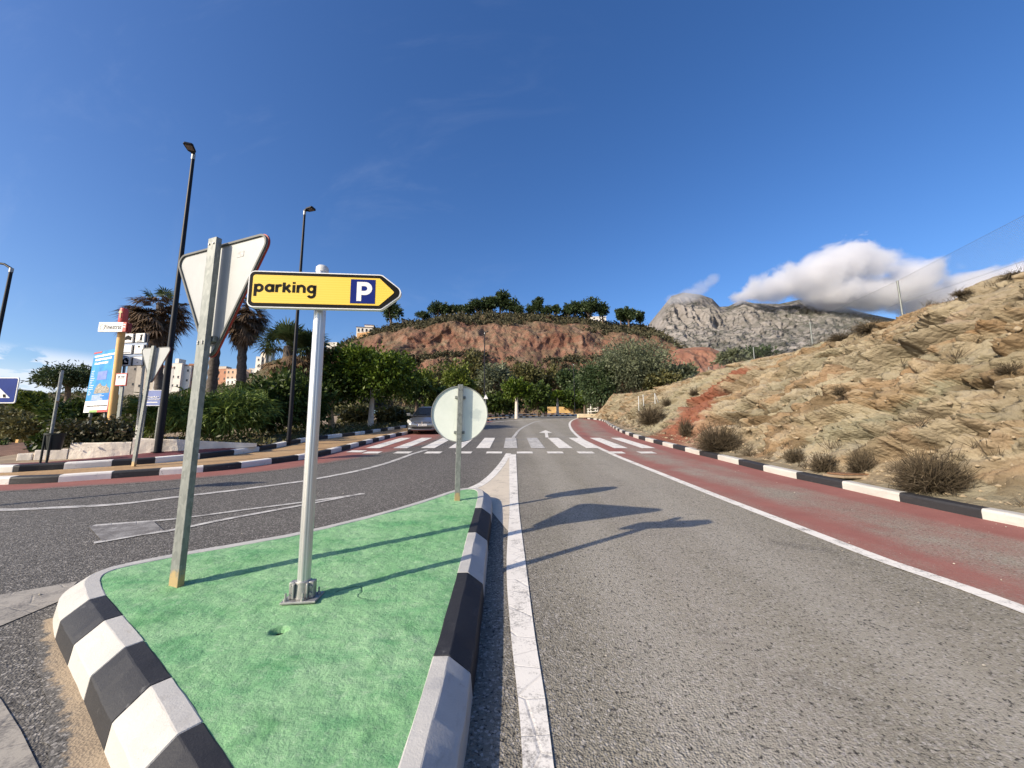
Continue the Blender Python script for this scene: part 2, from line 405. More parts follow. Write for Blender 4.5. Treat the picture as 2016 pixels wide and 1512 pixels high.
M_ALU = mat('brushed_aluminium', (.62, .63, .63), .38, .06, 3, .05, 200, .75)
M_STEEL = mat('grey_steel', (.36, .36, .35), .5, .15, 20, .1, 120, .6)
M_RUST = mat('rusty_steel', (.20, .11, .06), .8, .4, 12, .3, 60, .1)
M_BACK, nt, b, t = newmat('painted_sign_back')
k = mix(nt, ramp(nt, noise(nt, t, 3, 5, .7), .35, .75), (.345, .36, .355), (.41, .425, .42))
k = mix(nt, math_(nt, 'MULTIPLY', ramp(nt, noise(nt, mapping(nt, t, (12, 1, 1.6), (0, .5, 0)), 1.5, 6, .7), .66, .74), .30), k, (.40, .43, .42))
gx = mapping(nt, t, (1, 1, 1), (0, 0, 0), (-.195, 0, .0))
nt.links.new(k, b.inputs['Base Color']); b.inputs['Roughness'].default_value = .45
M_BACKR, nt, b, t = newmat('stained_round_sign_back')
k = mix(nt, ramp(nt, noise(nt, t, 3, 5, .7), .35, .75), (.66, .71, .65), (.76, .80, .74))
dist = nt.nodes.new('ShaderNodeVectorMath'); dist.operation = 'LENGTH'
nt.links.new(mapping(nt, t, (1, 0, 1), (0, 0, 0), (-.235, 0, .0)), dist.inputs[0])
bl = ramp(nt, math_(nt, 'ADD', dist.outputs['Value'], math_(nt, 'MULTIPLY', math_(nt, 'SUBTRACT', noise(nt, t, 16, 4, .7), .5), .22)), .12, .05, True)
k = mix(nt, math_(nt, 'MULTIPLY', bl, .5), k, (.38, .45, .45))
k = mix(nt, math_(nt, 'MULTIPLY', ramp(nt, noise(nt, mapping(nt, t, (9, 1, 1.2), (0, -.9, 0)), 1.2, 5, .7), .64, .70), .35), k, (.50, .56, .52))
nt.links.new(k, b.inputs['Base Color']); b.inputs['Roughness'].default_value = .4
M_EDGE = mat('dark_sign_rim', (.10, .105, .10), .6, .2, 10)
M_REDRIM = mat('red_sign_rim', (.30, .03, .022), .5, .15, 10)
M_YEL, nt, b, t = newmat('yellow_reflective_sheet')
wv = nt.nodes.new('ShaderNodeTexWave'); wv.bands_direction = 'Z'; wv.inputs['Scale'].default_value = 16; wv.inputs['Distortion'].default_value = .6; nt.links.new(t, wv.inputs['Vector'])
nt.links.new(mix(nt, math_(nt, 'MULTIPLY', wv.outputs[1], .5), (.84, .56, .055), (.92, .66, .10)), b.inputs['Base Color']); b.inputs['Roughness'].default_value = .42
M_BLK = mat('black_sheet', (.008, .008, .008), .6, .1, 5, spec=.1)
M_WHT = mat('white_sheet', (.80, .80, .78), .45, .05, 5)
M_NAVY = mat('navy_blue_sheet', (.006, .018, .165), .5, .1, 5, spec=.12)
M_BLUE = mat('road_sign_blue', (.006, .030, .20), .5, .1, 5, spec=.12)
M_LAMP = mat('black_lamp_paint', (.010, .011, .015), .45, .15, 3, 0, 60, 0, 5, None, .2)
M_LENS = mat('lamp_lens', (.16, .135, .13), .3, .1, 8)
M_OCHRE = mat('ochre_painted_post', (.72, .42, .14), .5, .1, 3)
M_CAPRED = mat('red_post_cap', (.52, .07, .055), .45, .12, 4)
M_DKRED = mat('dark_red_bracket', (.22, .025, .022), .5, .15, 4)
M_CYAN = mat('cyan_banner_print', (.018, .215, .56), .55, .25, 2.2, 0, 60, 0, 5, (.045, .33, .70))
M_DBLUE = mat('deep_blue_print', (.015, .16, .48), .55, .2, 4)
M_PALEB = mat('pale_blue_print', (.16, .22, .55), .55, .2, 4)
M_PHOTO = mat('printed_town_photo', (.16, .15, .12), .6, .9, 22, 0, 60, 0, 5, (.55, .50, .42))
M_LGREEN = mat('banner_green', (.26, .40, .12), .55, .15, 4)
M_SLATE = mat('slate_blue_sheet', (.17, .22, .46), .5, .12, 5)
M_TAG = mat('dark_grey_panel', (.06, .055, .06), .6, .2, 6)
M_BIN = mat('dark_green_plastic', (.010, .016, .016), .45, .2, 5)
M_WALL = mat('rough_whitewash', (.74, .67, .57), .9, .14, 2.5, 1.0, 7)
M_CAR = mat('silver_grey_car_paint', (.26, .27, .285), .30, .04, 2, 0, 60, .75, 3, None, .5, .6)
M_GLASS = mat('dark_car_glass', (.010, .013, .018), .08, .1, 3, 0, 60, 0, 3, None, .22)
M_TYRE = mat('tyre_rubber', (.014, .014, .015), .85, .2, 8)
M_CHROME = mat('chrome_trim', (.75, .76, .78), .16, .03, 5, 0, 60, .95)
M_GRILLE = mat('black_grille', (.010, .010, .011), .5, .2, 20)
M_HEADL = mat('headlamp_glass', (.62, .62, .58), .12, .2, 12, 0, 60, .3)
M_OCWALL = mat('ochre_stone_wall', (.60, .40, .17), .9, .25, 1.5, .6, 5)
M_WPOST = mat('white_painted_wood', (.78, .76, .72), .6, .08, 5)
M_LIME = mat('limewashed_bark', (.62, .55, .48), .85, .18, 6, .5, 25)
M_BARK = mat('grey_brown_bark', (.13, .095, .068), .95, .4, 6, .8, 25)
M_TANBARK = mat('pale_tan_bark', (.38, .26, .15), .95, .35, 6, .8, 25)
M_PALMBARK = mat('ringed_palm_bark', (.10, .085, .075), .95, .45, 9, .8, 22)

def leafmat(name, a, bcol, rough=.5, trans=.2):
    m = bpy.data.materials.new(name); m.use_nodes = True; nt = m.node_tree; b = nt.nodes['Principled BSDF']
    g = nt.nodes.new('ShaderNodeNewGeometry'); t = nt.nodes.new('ShaderNodeTexCoord').outputs['Object']
    k = mix(nt, g.outputs['Random Per Island'], a, bcol)
    k = mix(nt, math_(nt, 'MULTIPLY', ramp(nt, noise(nt, t, .8, 3), .45, .75), .45), k, tuple(q * .55 for q in a))
    nt.links.new(k, b.inputs['Base Color']); b.inputs['Roughness'].default_value = rough; b.inputs['Specular IOR Level'].default_value = .25
    tr = nt.nodes.new('ShaderNodeBsdfTranslucent'); nt.links.new(k, tr.inputs['Color'])
    mx = nt.nodes.new('ShaderNodeMixShader'); mx.inputs[0].default_value = trans
    nt.links.new(b.outputs[0], mx.inputs[1]); nt.links.new(tr.outputs[0], mx.inputs[2])
    nt.links.new(mx.outputs[0], nt.nodes['Material Output'].inputs['Surface']); return m
L_DARK = leafmat('dark_glossy_leaves', (0.022, 0.044, 0.011), (0.083, 0.122, 0.020))
L_TOP = leafmat('clipped_green_leaves', (0.027, 0.061, 0.007), (0.140, 0.195, 0.022))
L_LIGHT = leafmat('yellow_green_leaves', (0.061, 0.098, 0.015), (0.171, 0.201, 0.034))
L_OLIVE = leafmat('grey_olive_leaves', (0.091, 0.110, 0.061), (0.201, 0.220, 0.134))
L_PINE = leafmat('pine_needles', (0.027, 0.051, 0.020), (0.079, 0.110, 0.041))
L_BROWN = leafmat('brownish_green_leaves', (0.063, 0.068, 0.024), (0.165, 0.152, 0.059))
L_LONG = leafmat('long_grassy_leaves', (.070, .118, .020), (.225, .295, .065))
L_CREEP = leafmat('creeper_leaves', (.022, .035, .014), (.085, .070, .030))
L_DRY = leafmat('dry_brown_twigs', (.058, .045, .029), (.135, .106, .068), .9, .1)
L_SCRUB = leafmat('hill_scrub_leaves', (.040, .045, .024), (.120, .105, .060), .9, .15)
L_PALM = leafmat('palm_fronds', (.035, .065, .022), (.105, .135, .055))
L_DEAD = leafmat('dead_palm_fronds', (.105, .066, .036), (.250, .165, .095), .8, .15)
L_DEADD = leafmat('withered_dark_fronds', (.085, .058, .038), (.230, .155, .098), .8, .1)

# ------------------------------------------------------------------ setting: ground, road, pavements, markings
KR = [(6.9, -14), (7.0, -6), (6.95, 0), (6.85, 3.5), (6.67, 5.35), (6.57, 5.79), (6.405, 6.76), (6.30, 7.8), (6.16, 8.68), (6.09, 9.6), (6.06, 10.9), (6.03, 12), (5.98, 12.8),
      (5.97, 13.9), (5.965, 14.9), (5.97, 16.2), (5.97, 18), (6.05, 19.8), (6.32, 22.64), (6.62, 24.9), (7.7, 31.5), (8.8, 37.6), (9.2, 42.5), (8.75, 45.9), (9.4, 49.5), (11.5, 54), (15, 58.5), (22, 64)]
K1 = [(-40, 6.2), (-30, 6.5), (-20, 7.0), (-14, 7.5), (-10.27, 8.1), (-9.45, 8.3), (-8.93, 8.62), (-8.26, 9.02), (-7.45, 9.5), (-6.96, 10.0), (-6.58, 10.8), (-6.16, 11.7), (-6.02, 12.4), (-5.96, 13.35), (-5.97, 14.9),
      (-5.99, 17.35), (-5.97, 19.8), (-5.75, 21.8), (-5.2, 26), (-4.3, 32), (-2.4, 41.3), (.2, 49.5), (5.2, 57), (12.5, 66)]
K2 = [(-40, 7.2), (-30, 7.45), (-20, 7.9), (-14, 8.3), (-11.1, 8.74), (-10.68, 8.94), (-10.19, 9.22), (-9.66, 9.6), (-8.95, 10.15), (-8.46, 11.05), (-8.12, 12.27), (-8.08, 13.5), (-8.2, 14.8), (-8.3, 16.2), (-8.05, 17.7), (-7.6, 19.5),
      (-7.42, 21.4), (-7.2, 23.5), (-6.95, 26), (-6.3, 32), (-4.6, 41.3), (-2.2, 50), (3.2, 59), (10, 67)]
pKR, pK1, pK2 = (smooth_path(p, .25) for p in (KR, K1, K2))
def z3(P, h): return np.column_stack([P[:, 0], P[:, 1], S * P[:, 1] + h])
def strip(name, A, B, h, m, attr=None, n=1, parent=None, kind='structure'):
    """sheet between two paths with the same number of points, n quads across"""
    A, B = np.asarray(A)[:, :2], np.asarray(B)[:, :2]; k = len(A)
    V = []; at = []
    for j in range(n + 1):
        w = j / n; V.append(z3(A * (1 - w) + B * w, h)); at.append(np.full(k, w) if attr is None else np.full(k, np.interp(w, np.linspace(0, 1, len(attr)), attr)))
    V = np.stack(V, 1).reshape(-1, 3); at = np.stack(at, 1).reshape(-1)
    o = rawmesh(name, V, grid_faces(k, n + 1), m, parent, False, {'paint': at})
    if kind: o['kind'] = kind
    return o
def resamp(P, n):
    P = np.asarray(P, float); L = np.concatenate([[0], np.cumsum(np.linalg.norm(np.diff(P, axis=0), axis=1))])
    s = np.linspace(0, L[-1], n); return np.stack([np.interp(s, L, P[:, k]) for k in range(P.shape[1])], -1)
def offs(P, d): return P[:, :2] + normals2(P) * d
def line(name, pts, w, h, m, step=.3):
    P = smooth_path([(p[0], p[1]) for p in pts], step); return strip(name, offs(P, -w / 2), offs(P, w / 2), h, m)

# ground sheet to the horizon, dropping away left of the white wall
def axis(lo, hi, d, far, g=1.14):
    a = list(np.arange(lo, hi + d / 2, d)); k = d; x = hi
    while x < far: k *= g; x += k; a.append(x)
    k = d; x = lo
    while x > -far: k *= g; x -= k; a.insert(0, x)
    return np.array(a)
def plane_z(y): return np.where(y < 70, S * y, S * 70 + (y - 70) * .035)
def drop(x, y): return -9 * sstep(-x - .35 * np.minimum(y, 40), 9, 40) - 25 * sstep(-x, 40, 240) * sstep(y, 400, 0)
PAVED = np.concatenate([pKR[:, :2] + [.2, 0], (pK2[:, :2] + [-.1, .1])[::-1], [[-40, -14]]])
def polydist(X, Y, P):
    d = np.full(X.shape, 1e9); ins = np.zeros(X.shape, bool)
    for i in range(len(P)):
        a, b = P[i], P[(i + 1) % len(P)]; e = b - a; L = (e * e).sum() + 1e-12
        t = np.clip(((X - a[0]) * e[0] + (Y - a[1]) * e[1]) / L, 0, 1)
        d = np.minimum(d, (X - a[0] - t * e[0]) ** 2 + (Y - a[1] - t * e[1]) ** 2)
        c = ((a[1] > Y) != (b[1] > Y)); with_ = np.where(c, (b[0] - a[0]) * (Y - a[1]) / (b[1] - a[1] + 1e-12) + a[0], -1e9)
        ins ^= c & (X < with_)
    return np.sqrt(d) * np.where(ins, -1, 1)
PV = PAVED[::3]
def gz(x, y, full=True):
    x = np.asarray(x, float); y = np.asarray(y, float)
    z = plane_z(y) + drop(x, y)
    d = polydist(x, y, PV); near = (np.abs(x) < 45) & (y < 90) & (y > -20)
    z = z + np.where(near, np.where(d < 0, -.12, .0) + .17 * sstep(d, .0, .35) - .0, 0)
    return z + np.where(d > .5, .05 * fbm(np.stack([x * .7, y * .7, x * 0], -1), 3), 0)
ax, ay = axis(-26, 22, .4, 9000), axis(-14, 66, .4, 12000)
X, Y = np.meshgrid(ax, ay, indexing='ij'); Z = gz(X, Y)
tag(rawmesh('ground', np.stack([X, Y, Z], -1).reshape(-1, 3), grid_faces(len(ax), len(ay)), M_SOIL, None, True), kind='structure')
def gz1(x, y): return float(gz(np.array([x]), np.array([y]))[0])

# road: one asphalt sheet (rows along y between the left kerb and the right kerb; a wide junction near the camera)
n = 260
ys = np.concatenate([np.linspace(-14, 8, 60), np.linspace(8.2, 66, n)])
def x_at(P, y): return np.interp(y, P[:, 1], P[:, 0])
rows = []
lx = np.where(ys < 6.2, -40, np.interp(ys, [6.2, 6.5, 7.0, 7.5, 8.1, 9.02, 10.8, 12.4, 14.9, 19.8, 26, 41.3, 49.5, 57, 66], [-40, -30, -20, -14, -10.27, -8.26, -6.58, -6.02, -5.97, -5.97, -5.2, -2.4, .2, 5.2, 12.5])) - .05
rx = x_at(pKR[np.argsort(pKR[:, 1])], ys) + .05
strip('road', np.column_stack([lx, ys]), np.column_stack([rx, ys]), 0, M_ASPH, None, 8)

# pavements on the left
i0 = np.argmin(np.abs(pK1[:, 0] + 30)); nK = 320
A, B = resamp(offs(pK1, .10), nK), resamp(offs(pK2, -.02), nK)
strip('tan_pavement', A, B, .135, M_TAN, None, 4)
A = resamp(offs(pK2, .10), nK)
wallp = smooth_path([(-15.5, 8.9), (-13, 9.0), (-11.3, 9.15), (-10.68, 9.66), (-10.3, 10.3), (-10.0, 11.15), (-9.15, 12.1), (-8.3, 13.2)], .2)
k2n = pK2[(pK2[:, 0] > -15.6) & (pK2[:, 1] < 13.3)]
ka = resamp(k2n, 60); ka = np.column_stack([offs(ka, .10), S * ka[:, 1] + .265]); wb_ = np.array([tuple(D(u, v + .6, float(np.interp(u, [-200, 30, 134, 214, 256, 300, 360, 411, 506], [9.8, 10.35, 10.7, 10.9, 11.05, 11.2, 11.45, 11.75, 12.4]) + .1))) for u, v in ((-200, 922), (30, 911), (134, 905), (214, 898), (256, 894), (300, 889), (360, 885), (411, 881), (506, 875))]); wb_ = resamp(wb_, 60)
tag(rawmesh('maroon_pavement', np.stack([ka, wb_], 1).reshape(-1, 3), grid_faces(60, 2), M_MAROON), kind='structure')
far2 = pK2[(pK2[:, 1] > 30)]
strip('far_maroon_pavement', offs(far2, .12), offs(far2, 1.9), .268, M_MAROON, None, 2)

# kerbs: profile swept along a path in alternating painted blocks, each kerb one object
def kerb(name, P, prof, bounds, mats, side=1, h0=0., lift=None, caps=True):
    P = np.asarray(P)[:, :2]; L = np.concatenate([[0], np.cumsum(np.linalg.norm(np.diff(P, axis=0), axis=1))])
    s = sorted(set([round(x, 4) for x in L] + [round(b, 4) for b in bounds if 0 < b < L[-1]]))
    s = [s[0]] + [b for a, b in zip(s, s[1:]) if b - a > .004 or any(abs(b - q) < .001 for q in bounds)]
    sj = []
    for a in s:
        if any(abs(a - q) < .001 for q in bounds): sj += [(a - .006, 0), (a - .001, 1), (a + .001, 1), (a + .006, 0)]
        elif all(abs(a - q) > .02 for q in bounds): sj.append((a, 0))
    s = [a for a, _ in sj]; Q0 = np.stack([np.interp(s, L, P[:, k]) for k in (0, 1)], -1); Nb = normals2(P) * side
    Q = Q0; N = np.stack([np.interp(s, L, Nb[:, k]) for k in (0, 1)], -1); N /= np.linalg.norm(N, axis=1, keepdims=True)
    mb = MB(); k = len(prof); rows = []
    oc_ = sum(o for o, _ in prof) / len(prof)
    for q, nn, (sa, jt) in zip(Q, N, sj):
        rows.append(len(mb.v)); wob = fbm(np.array([[sa * 3, p_ * 2.7, h0 * 9 + len(bounds)] for p_ in range(k)]), 3, 17) * .006
        mb.v += [(q[0] + nn[0] * (o + (oc_ - o) * .05 * jt + w_), q[1] + nn[1] * (o + (oc_ - o) * .05 * jt + w_), S * (q[1] + nn[1] * o) + h0 + hh - .007 * jt * (hh > .05) + w_ * .6) for (o, hh), w_ in zip(prof, wob)]
    for i in range(len(s) - 1):
        mid = (s[i] + s[i + 1]) / 2; mi = int(np.searchsorted(bounds, mid)) % 2
        for j in range(k - 1):
            mb.f.append((rows[i] + j, rows[i + 1] + j, rows[i + 1] + j + 1, rows[i] + j + 1)); mb.m.append(mi)
    for r in (rows[0], rows[-1]): mb.f.append(tuple(range(r, r + k))); mb.m.append(0)
    return mb.build(name, mats, None, 14)
PROF = [(0, -.1), (0, .115), (.012, .142), (.035, .15), (.185, .15), (.20, .14), (.20, -.1)]
L = np.concatenate([[0], np.cumsum(np.linalg.norm(np.diff(pKR, axis=0), axis=1))])
s0 = L[np.argmin(np.hypot(pKR[:, 0] - 6.573, pKR[:, 1] - 5.789))]
nb = int(s0 / 1.01); bR = [s0 + 1.01 * (k - nb) for k in range(nb + 80) if s0 + 1.01 * (k - nb) > 0]
mr = [M_KW, M_KB] if (nb - (1 if s0 - nb * 1.01 <= 0 else 0)) % 2 == 0 else [M_KB, M_KW]
kR = kerb('kerb', pKR, PROF, bR, mr, -1); kR['kind'] = 'structure'
L = np.concatenate([[0], np.cumsum(np.linalg.norm(np.diff(pK1, axis=0), axis=1))])
s0 = L[np.argmin(np.hypot(pK1[:, 0] + 9.45, pK1[:, 1] - 8.3))]
b1 = [s0 - .78 * k for k in range(45, 0, -1)] + [s0 + .79 * k for k in range(0, 90)]
b1 = [b for b in b1 if b > 0]; n1 = len([b for b in b1 if b < s0 - .01])
m1 = [M_KWD, M_KBW] if n1 % 2 else [M_KBW, M_KWD]
k1 = kerb('kerb', pK1, PROF, b1, m1, 1); k1['kind'] = 'structure'
L = np.concatenate([[0], np.cumsum(np.linalg.norm(np.diff(pK2, axis=0), axis=1))])
s0 = L[np.argmin(np.hypot(pK2[:, 0] + 8.95, pK2[:, 1] - 10.15))]
b2 = [s0 - .78 * k for k in range(45, 0, -1)] + [s0 + .95 * k for k in range(0, 90)]
b2 = [b for b in b2 if b > 0]; n2 = len([b for b in b2 if b < s0 - .01])
m2 = [M_KW2, M_KB] if n2 % 2 else [M_KB, M_KW2]
k2 = kerb('kerb', pK2, PROF, b2, m2, 1, .13); k2['kind'] = 'structure'

# red painted shoulders
ER = [(4.25, -6), (4.15, 0), (3.98, 3.29), (3.82, 4.21), (3.71, 5.585), (3.57, 7.44), (3.435, 9.72), (3.30, 12.1), (3.26, 13.9), (3.25, 16.5), (3.32, 19.34), (3.92, 26.1), (5.03, 34.46), (6.4, 41.86), (7.85, 47.6), (9.1, 51.56), (12, 57), (19, 63)]
pER = smooth_path(ER, .3)
kk = pKR[(pKR[:, 1] > -6)]
strip('red_shoulder', resamp(offs(pER, -.05), 300), resamp(offs(kk, .0), 300), .004, M_RED, [.42, .58, .36, .30, .40, .42, .75, .95], 14)
k1m = pK1[(pK1[:, 0] > -39) & (pK1[:, 1] < 40)]
ol = smooth_path([(-39, 5.0), (-20, 6.0), (-14, 6.55), (-10.3, 7.15), (-9.3, 7.45), (-8.2, 7.95), (-7.0, 8.6), (-5.75, 9.7), (-5.0, 10.9), (-4.35, 12.5), (-3.55, 14.8), (-3.2, 17), (-3.2, 20), (-3.1, 26), (-2.6, 32), (-1.5, 40)], .25)
strip('red_shoulder', resamp(k1m, 300), resamp(ol, 300), .004, M_RED, [1.0, .95, .85, .7, .6, .5, .3, 0.0], 14)

# painted lines
def GP(*px): return [tuple(G(u, v))[:2] for u, v in px]
line('edge_line', ER, .17, .009, M_LINE)
line('lane_line', GP((-400, 1010), (0, 1004.6), (74, 1002), (179, 997), (238, 993), (286, 987), (345, 979.5), (384, 975), (476, 964), (600, 947.5), (619, 944), (708, 926.5), (768, 910), (812.5, 894), (840, 886)), .15, .009, M_LINEW, .2)
tl = GP((187.5, 1034), (342, 1021.5), (476, 1004), (600, 988), (667, 978.6), (716, 972)); bl_ = GP((184.5, 1072), (309.5, 1050), (339, 1047), (446, 1024.5), (600, 996), (716, 973))
pt, pb = smooth_path(tl, .2), smooth_path(bl_, .2)
strip('chevron_line', pt, offs(pt, -.085), .009, M_LINEW); strip('chevron_line', pb, offs(pb, .095), .0091, M_LINEW)
ia, ib = resamp(np.array(tl)[:2], 12), resamp(np.array(bl_)[:2], 12); ia = ia[0] + (ia - ia[0]) * .8
strip('chevron_fill', ia[:, :2] + [0, -.08], ib[:, :2] + [0, .09], .0092, line_mat('worn_white_fill', (.36, .35, .33), .46))
cl_l = [(-.0, -2), (.03, 1.2), (.047, 1.95), (.03, 2.4), (-.01, 3.0), (-.055, 4.2), (-.04, 6.4), (-.06, 9), (-.085, 13)]
cl_r = [(.20, -2), (.19, 1.2), (.184, 1.95), (.178, 2.4), (.156, 3.0), (.137, 4.2), (.105, 6.4), (.115, 9), (.13, 13)]
PL, PR_ = resamp(smooth_path(cl_l, .2), 80), resamp(smooth_path(cl_r, .2), 80)
strip('centre_line', PL, PR_, .009, M_LINE)
gl = smooth_path(GP((917, 963), (932, 957), (946, 949), (962, 936), (976, 921), (987, 907), (996, 893)), .15)
strip('curved_line', gl, offs(gl, -.17), .0095, M_LINE)
inr = resamp(offs(gl, -.165), 30); cr = resamp(np.array([(-.05, 5.2), (-.04, 6.4), (-.06, 9), (-.085, 12.6)]), 30)
strip('cream_patch', inr, cr, .006, M_CREAM)
line('lane_line', GP((1010, 862), (1023.7, 845.6), (1039.4, 836.6), (1057, 830), (1085, 826)), .16, .009, M_LINEW)
line('lane_line', GP((955, 832.5), (1012, 828), (1062, 825.3)), .22, .009, M_LINE)
for a, b_ in ((1104, 1111), (1120, 1132)): line('lane_line', GP((a, 824.6), (b_, 824.2)), .2, .009, M_LINE)
def quad(name, pts, h, m):
    mb = MB(); mb.add([(x, y, S * y + h) for x, y in pts], [tuple(range(len(pts)))])
    return tag(mb.build(name, m, None, 0), kind='structure')
for k in range(11):                                               # zebra crossing and the broken line before it
    x = -5.42 + 1.022 * k
    quad('zebra_stripe', [(x, 14.75), (x + .51, 14.75), (x + .51, 19.35), (x, 19.35)], .0135, M_LINE if k < 5 or k > 6 else M_LINEW)
    if k != 0: quad('give_way_dash', [(x - .55, 13.15), (x - .02, 13.15), (x - .02, 13.68), (x - .55, 13.68)], .0135, M_LINE)
    else: quad('give_way_dash', [(x - .2, 13.5), (x + .35, 13.45), (x + .35, 14.0), (x - .2, 14.05)], .0135, M_LINE)
ap, al, ar, s0_, s1_ = (G(1074, 847), G(1061, 852.3), G(1087, 852.3), G(1071, 852.3), G(1079, 861.5))
quad('lane_arrow', [tuple(p) for p in GP((1074, 847), (1061, 852.3), (1072.6, 852.6), (1074, 861.6), (1080.2, 861.6), (1078.2, 852.6), (1087, 852.3))], .009, M_LINE)
quad('broad_line', [tuple(p) for p in GP((-260, 1235), (0, 1172), (152, 1146), (118, 1184), (0, 1234), (-260, 1340))], .006, M_GUT)
quad('broad_line', [tuple(p) for p in GP((-60, 1320), (2, 1380), (40, 1440), (75, 1512), (110, 1620), (-200, 1620))], .006, M_GUT)

# ------------------------------------------------------------------ traffic island
isl = empty('traffic_island', 'green painted traffic island edged with black and white kerb blocks', 'traffic island', (0, 0, 0))
inner = [(-.41, 1.22), (-.40, 2.4), (-.42, 3.5), (-.45, 4.5), (-.465, 5.6), (-.50, 6.45), (-.57, 6.72), (-.70, 6.80), (-.90, 6.66), (-1.25, 5.95), (-1.632, 5.30), (-2.26, 4.50), (-2.75, 4.12), (-3.10, 3.88), (-3.40, 3.60), (-3.42, 3.47), (-3.36, 3.37), (-3.28, 3.29), (-3.1, 3.14), (-2.906, 2.996), (-2.27, 2.56), (-1.336, 1.887), (-.55, 1.25)]
iv = [Vector((x, y)) for x, y in inner]
def chaikin(P, it=1):
    for _ in range(it):
        Q = []
        for i in range(len(P)):
            a, b = P[i], P[(i + 1) % len(P)]; Q += [a * .75 + b * .25, a * .25 + b * .75]
        P = Q
    return P
ic = np.array([tuple(p) for p in chaikin(iv, 1)])
ic = np.roll(ic, -int(np.argmin(np.hypot(ic[:, 0] + .41, ic[:, 1] - 1.3))), axis=0)
ipath = resamp(np.vstack([ic, ic[:1]]), 520)
# lumpy green top as a fine grid clipped to the outline
gxs, gys = np.arange(-3.6, -.3, .018), np.arange(1.1, 7.0, .018)
X, Y = np.meshgrid(gxs, gys, indexing='ij'); dd = polydist(X, Y, ipath[::3, :2])
lump = .010 * fbm(np.stack([X * 2.2, Y * 2.2, X * 0], -1), 4, 3) + .007 * fbm(np.stack([X * 9, Y * 9, X * 0], -1), 3, 9) + .007 * ridged(np.stack([X * 13, Y * 13, X * 0], -1), 3, 19)
hole = np.hypot(X - G(550, 1242, .2).x, (Y - G(550, 1242, .2).y) * 1.1) + .02 * pn(np.stack([X * 30, Y * 30, X * 0], -1), 4)
Zt = S * Y + .197 + lump * sstep(-dd, 0, .12) - .10 * sstep(hole, .045, .028)
keep = (dd < .012).reshape(-1); fc = grid_faces(len(gxs), len(gys)); fc = fc[keep[fc].all(1)]
used = np.unique(fc); rm = -np.ones(keep.size, int); rm[used] = np.arange(len(used))
XY = np.stack([X, Y], -1).reshape(-1, 2)[used].copy()
V = np.column_stack([XY, Zt.reshape(-1)[used]])
rawmesh('island_surface', V, rm[fc], M_GREEN, isl, True)
hp = G(550, 1242, .2); mh = MB(); mh.tube([(hp.x, hp.y, hp.z - .12), (hp.x + .004, hp.y, hp.z - .03)], [.04, .036], 14)
mh.build('drain_hole_shade', M_BLK, isl)  # black plug stands in for the shade inside the hole
L = np.concatenate([[0], np.cumsum(np.linalg.norm(np.diff(ipath, axis=0), axis=1))])
def s_of(p): return L[np.argmin(np.hypot(ipath[:, 0] - p[0], ipath[:, 1] - p[1]))]
bI = [s_of((-.40, y)) for y in (1.35, 2.40, 3.47, 4.52, 5.55)]
sl = [s_of(G(u, v, .2)) for u, v in ((204, 1173), (231, 1214), (270, 1269), (326, 1340), (393, 1423))]
dl = .385; sl += [sl[-1] + dl * k for k in range(1, 6)]
# from the tip round the far side: white
bounds = bI + sl
o = kerb('island_kerb', ipath, [(.035, .15), (.034, .2), (.028, .2035), (-.050, .205), (-.058, .202), (-.170, .122), (-.178, .112), (-.196, -.05)], bounds, [M_KB, M_KW] if len(bI) % 2 else [M_KW, M_KB], 1)
o.parent = isl
im = ipath[(ipath[:, 1] > 1.26) & (ipath[:, 1] < 3.32) & (ipath[:, 0] < -.45) & (ipath[:, 0] + ipath[:, 1] * 1.4 < 2.3) & (np.arange(len(ipath)) > 200)]
gt = im[:, :2] - normals2(im) * .185
gw = .10 + .24 * np.clip(fbm(np.column_stack([gt * 3, gt[:, 0] * 0]), 3, 5) + .4, 0, 1.3) * sstep(gt[:, 0], -3.4, -1.6)
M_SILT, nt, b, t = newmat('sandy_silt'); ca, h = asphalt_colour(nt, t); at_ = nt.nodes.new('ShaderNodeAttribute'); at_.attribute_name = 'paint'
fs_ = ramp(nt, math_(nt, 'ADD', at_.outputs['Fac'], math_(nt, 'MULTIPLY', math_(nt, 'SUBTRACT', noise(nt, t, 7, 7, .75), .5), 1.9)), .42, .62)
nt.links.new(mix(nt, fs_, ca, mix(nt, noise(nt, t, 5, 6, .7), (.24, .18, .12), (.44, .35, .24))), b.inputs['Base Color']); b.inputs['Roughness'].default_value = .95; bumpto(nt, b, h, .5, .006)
strip('silt_strip', gt, gt - normals2(gt) * gw[:, None] * .85, .006, M_SILT, [1.0, .75, .55, .3, .0], 8)


# ------------------------------------------------------------------ rock embankment beside the right kerb
CR = [(16, 3, 5.6), (14.5, 6, 5.6)]
for u, v, y in ((2016, 537, 9.0), (1964, 543, 9.6), (1930, 564, 10.2), (1911, 581, 10.7), (1881, 591, 11.3), (1831, 600, 12.5), (1790, 623, 13.6), (1759, 636, 14.5), (1687, 657, 17), (1630, 670, 19.5),
                (1584, 689, 21.5), (1516, 701, 24), (1463, 712, 26), (1402, 733, 29), (1356, 746, 32), (1299, 764, 35), (1250, 773, 38), (1206, 776, 41), (1190, 797, 43), (1174, 816, 45)):
    CR.append(tuple(D(u, v, y)))
CR = [(17, -8, 5.4), (16.2, -3, 5.4)] + CR
CR[2] = (14.6, 3, 5.5); CR[3] = (12.9, 6.2, 5.5)
CR = np.array(CR)
tY = np.concatenate([np.arange(-8, 4.5, .16), np.arange(4.5, 16, .035), np.arange(16, 30, .06), np.arange(30, 45.01, .12)])
nb_ = 190
cy = CR[:, 1]; cx = np.interp(tY, cy, CR[:, 0]); cz = np.interp(tY, cy, CR[:, 2])
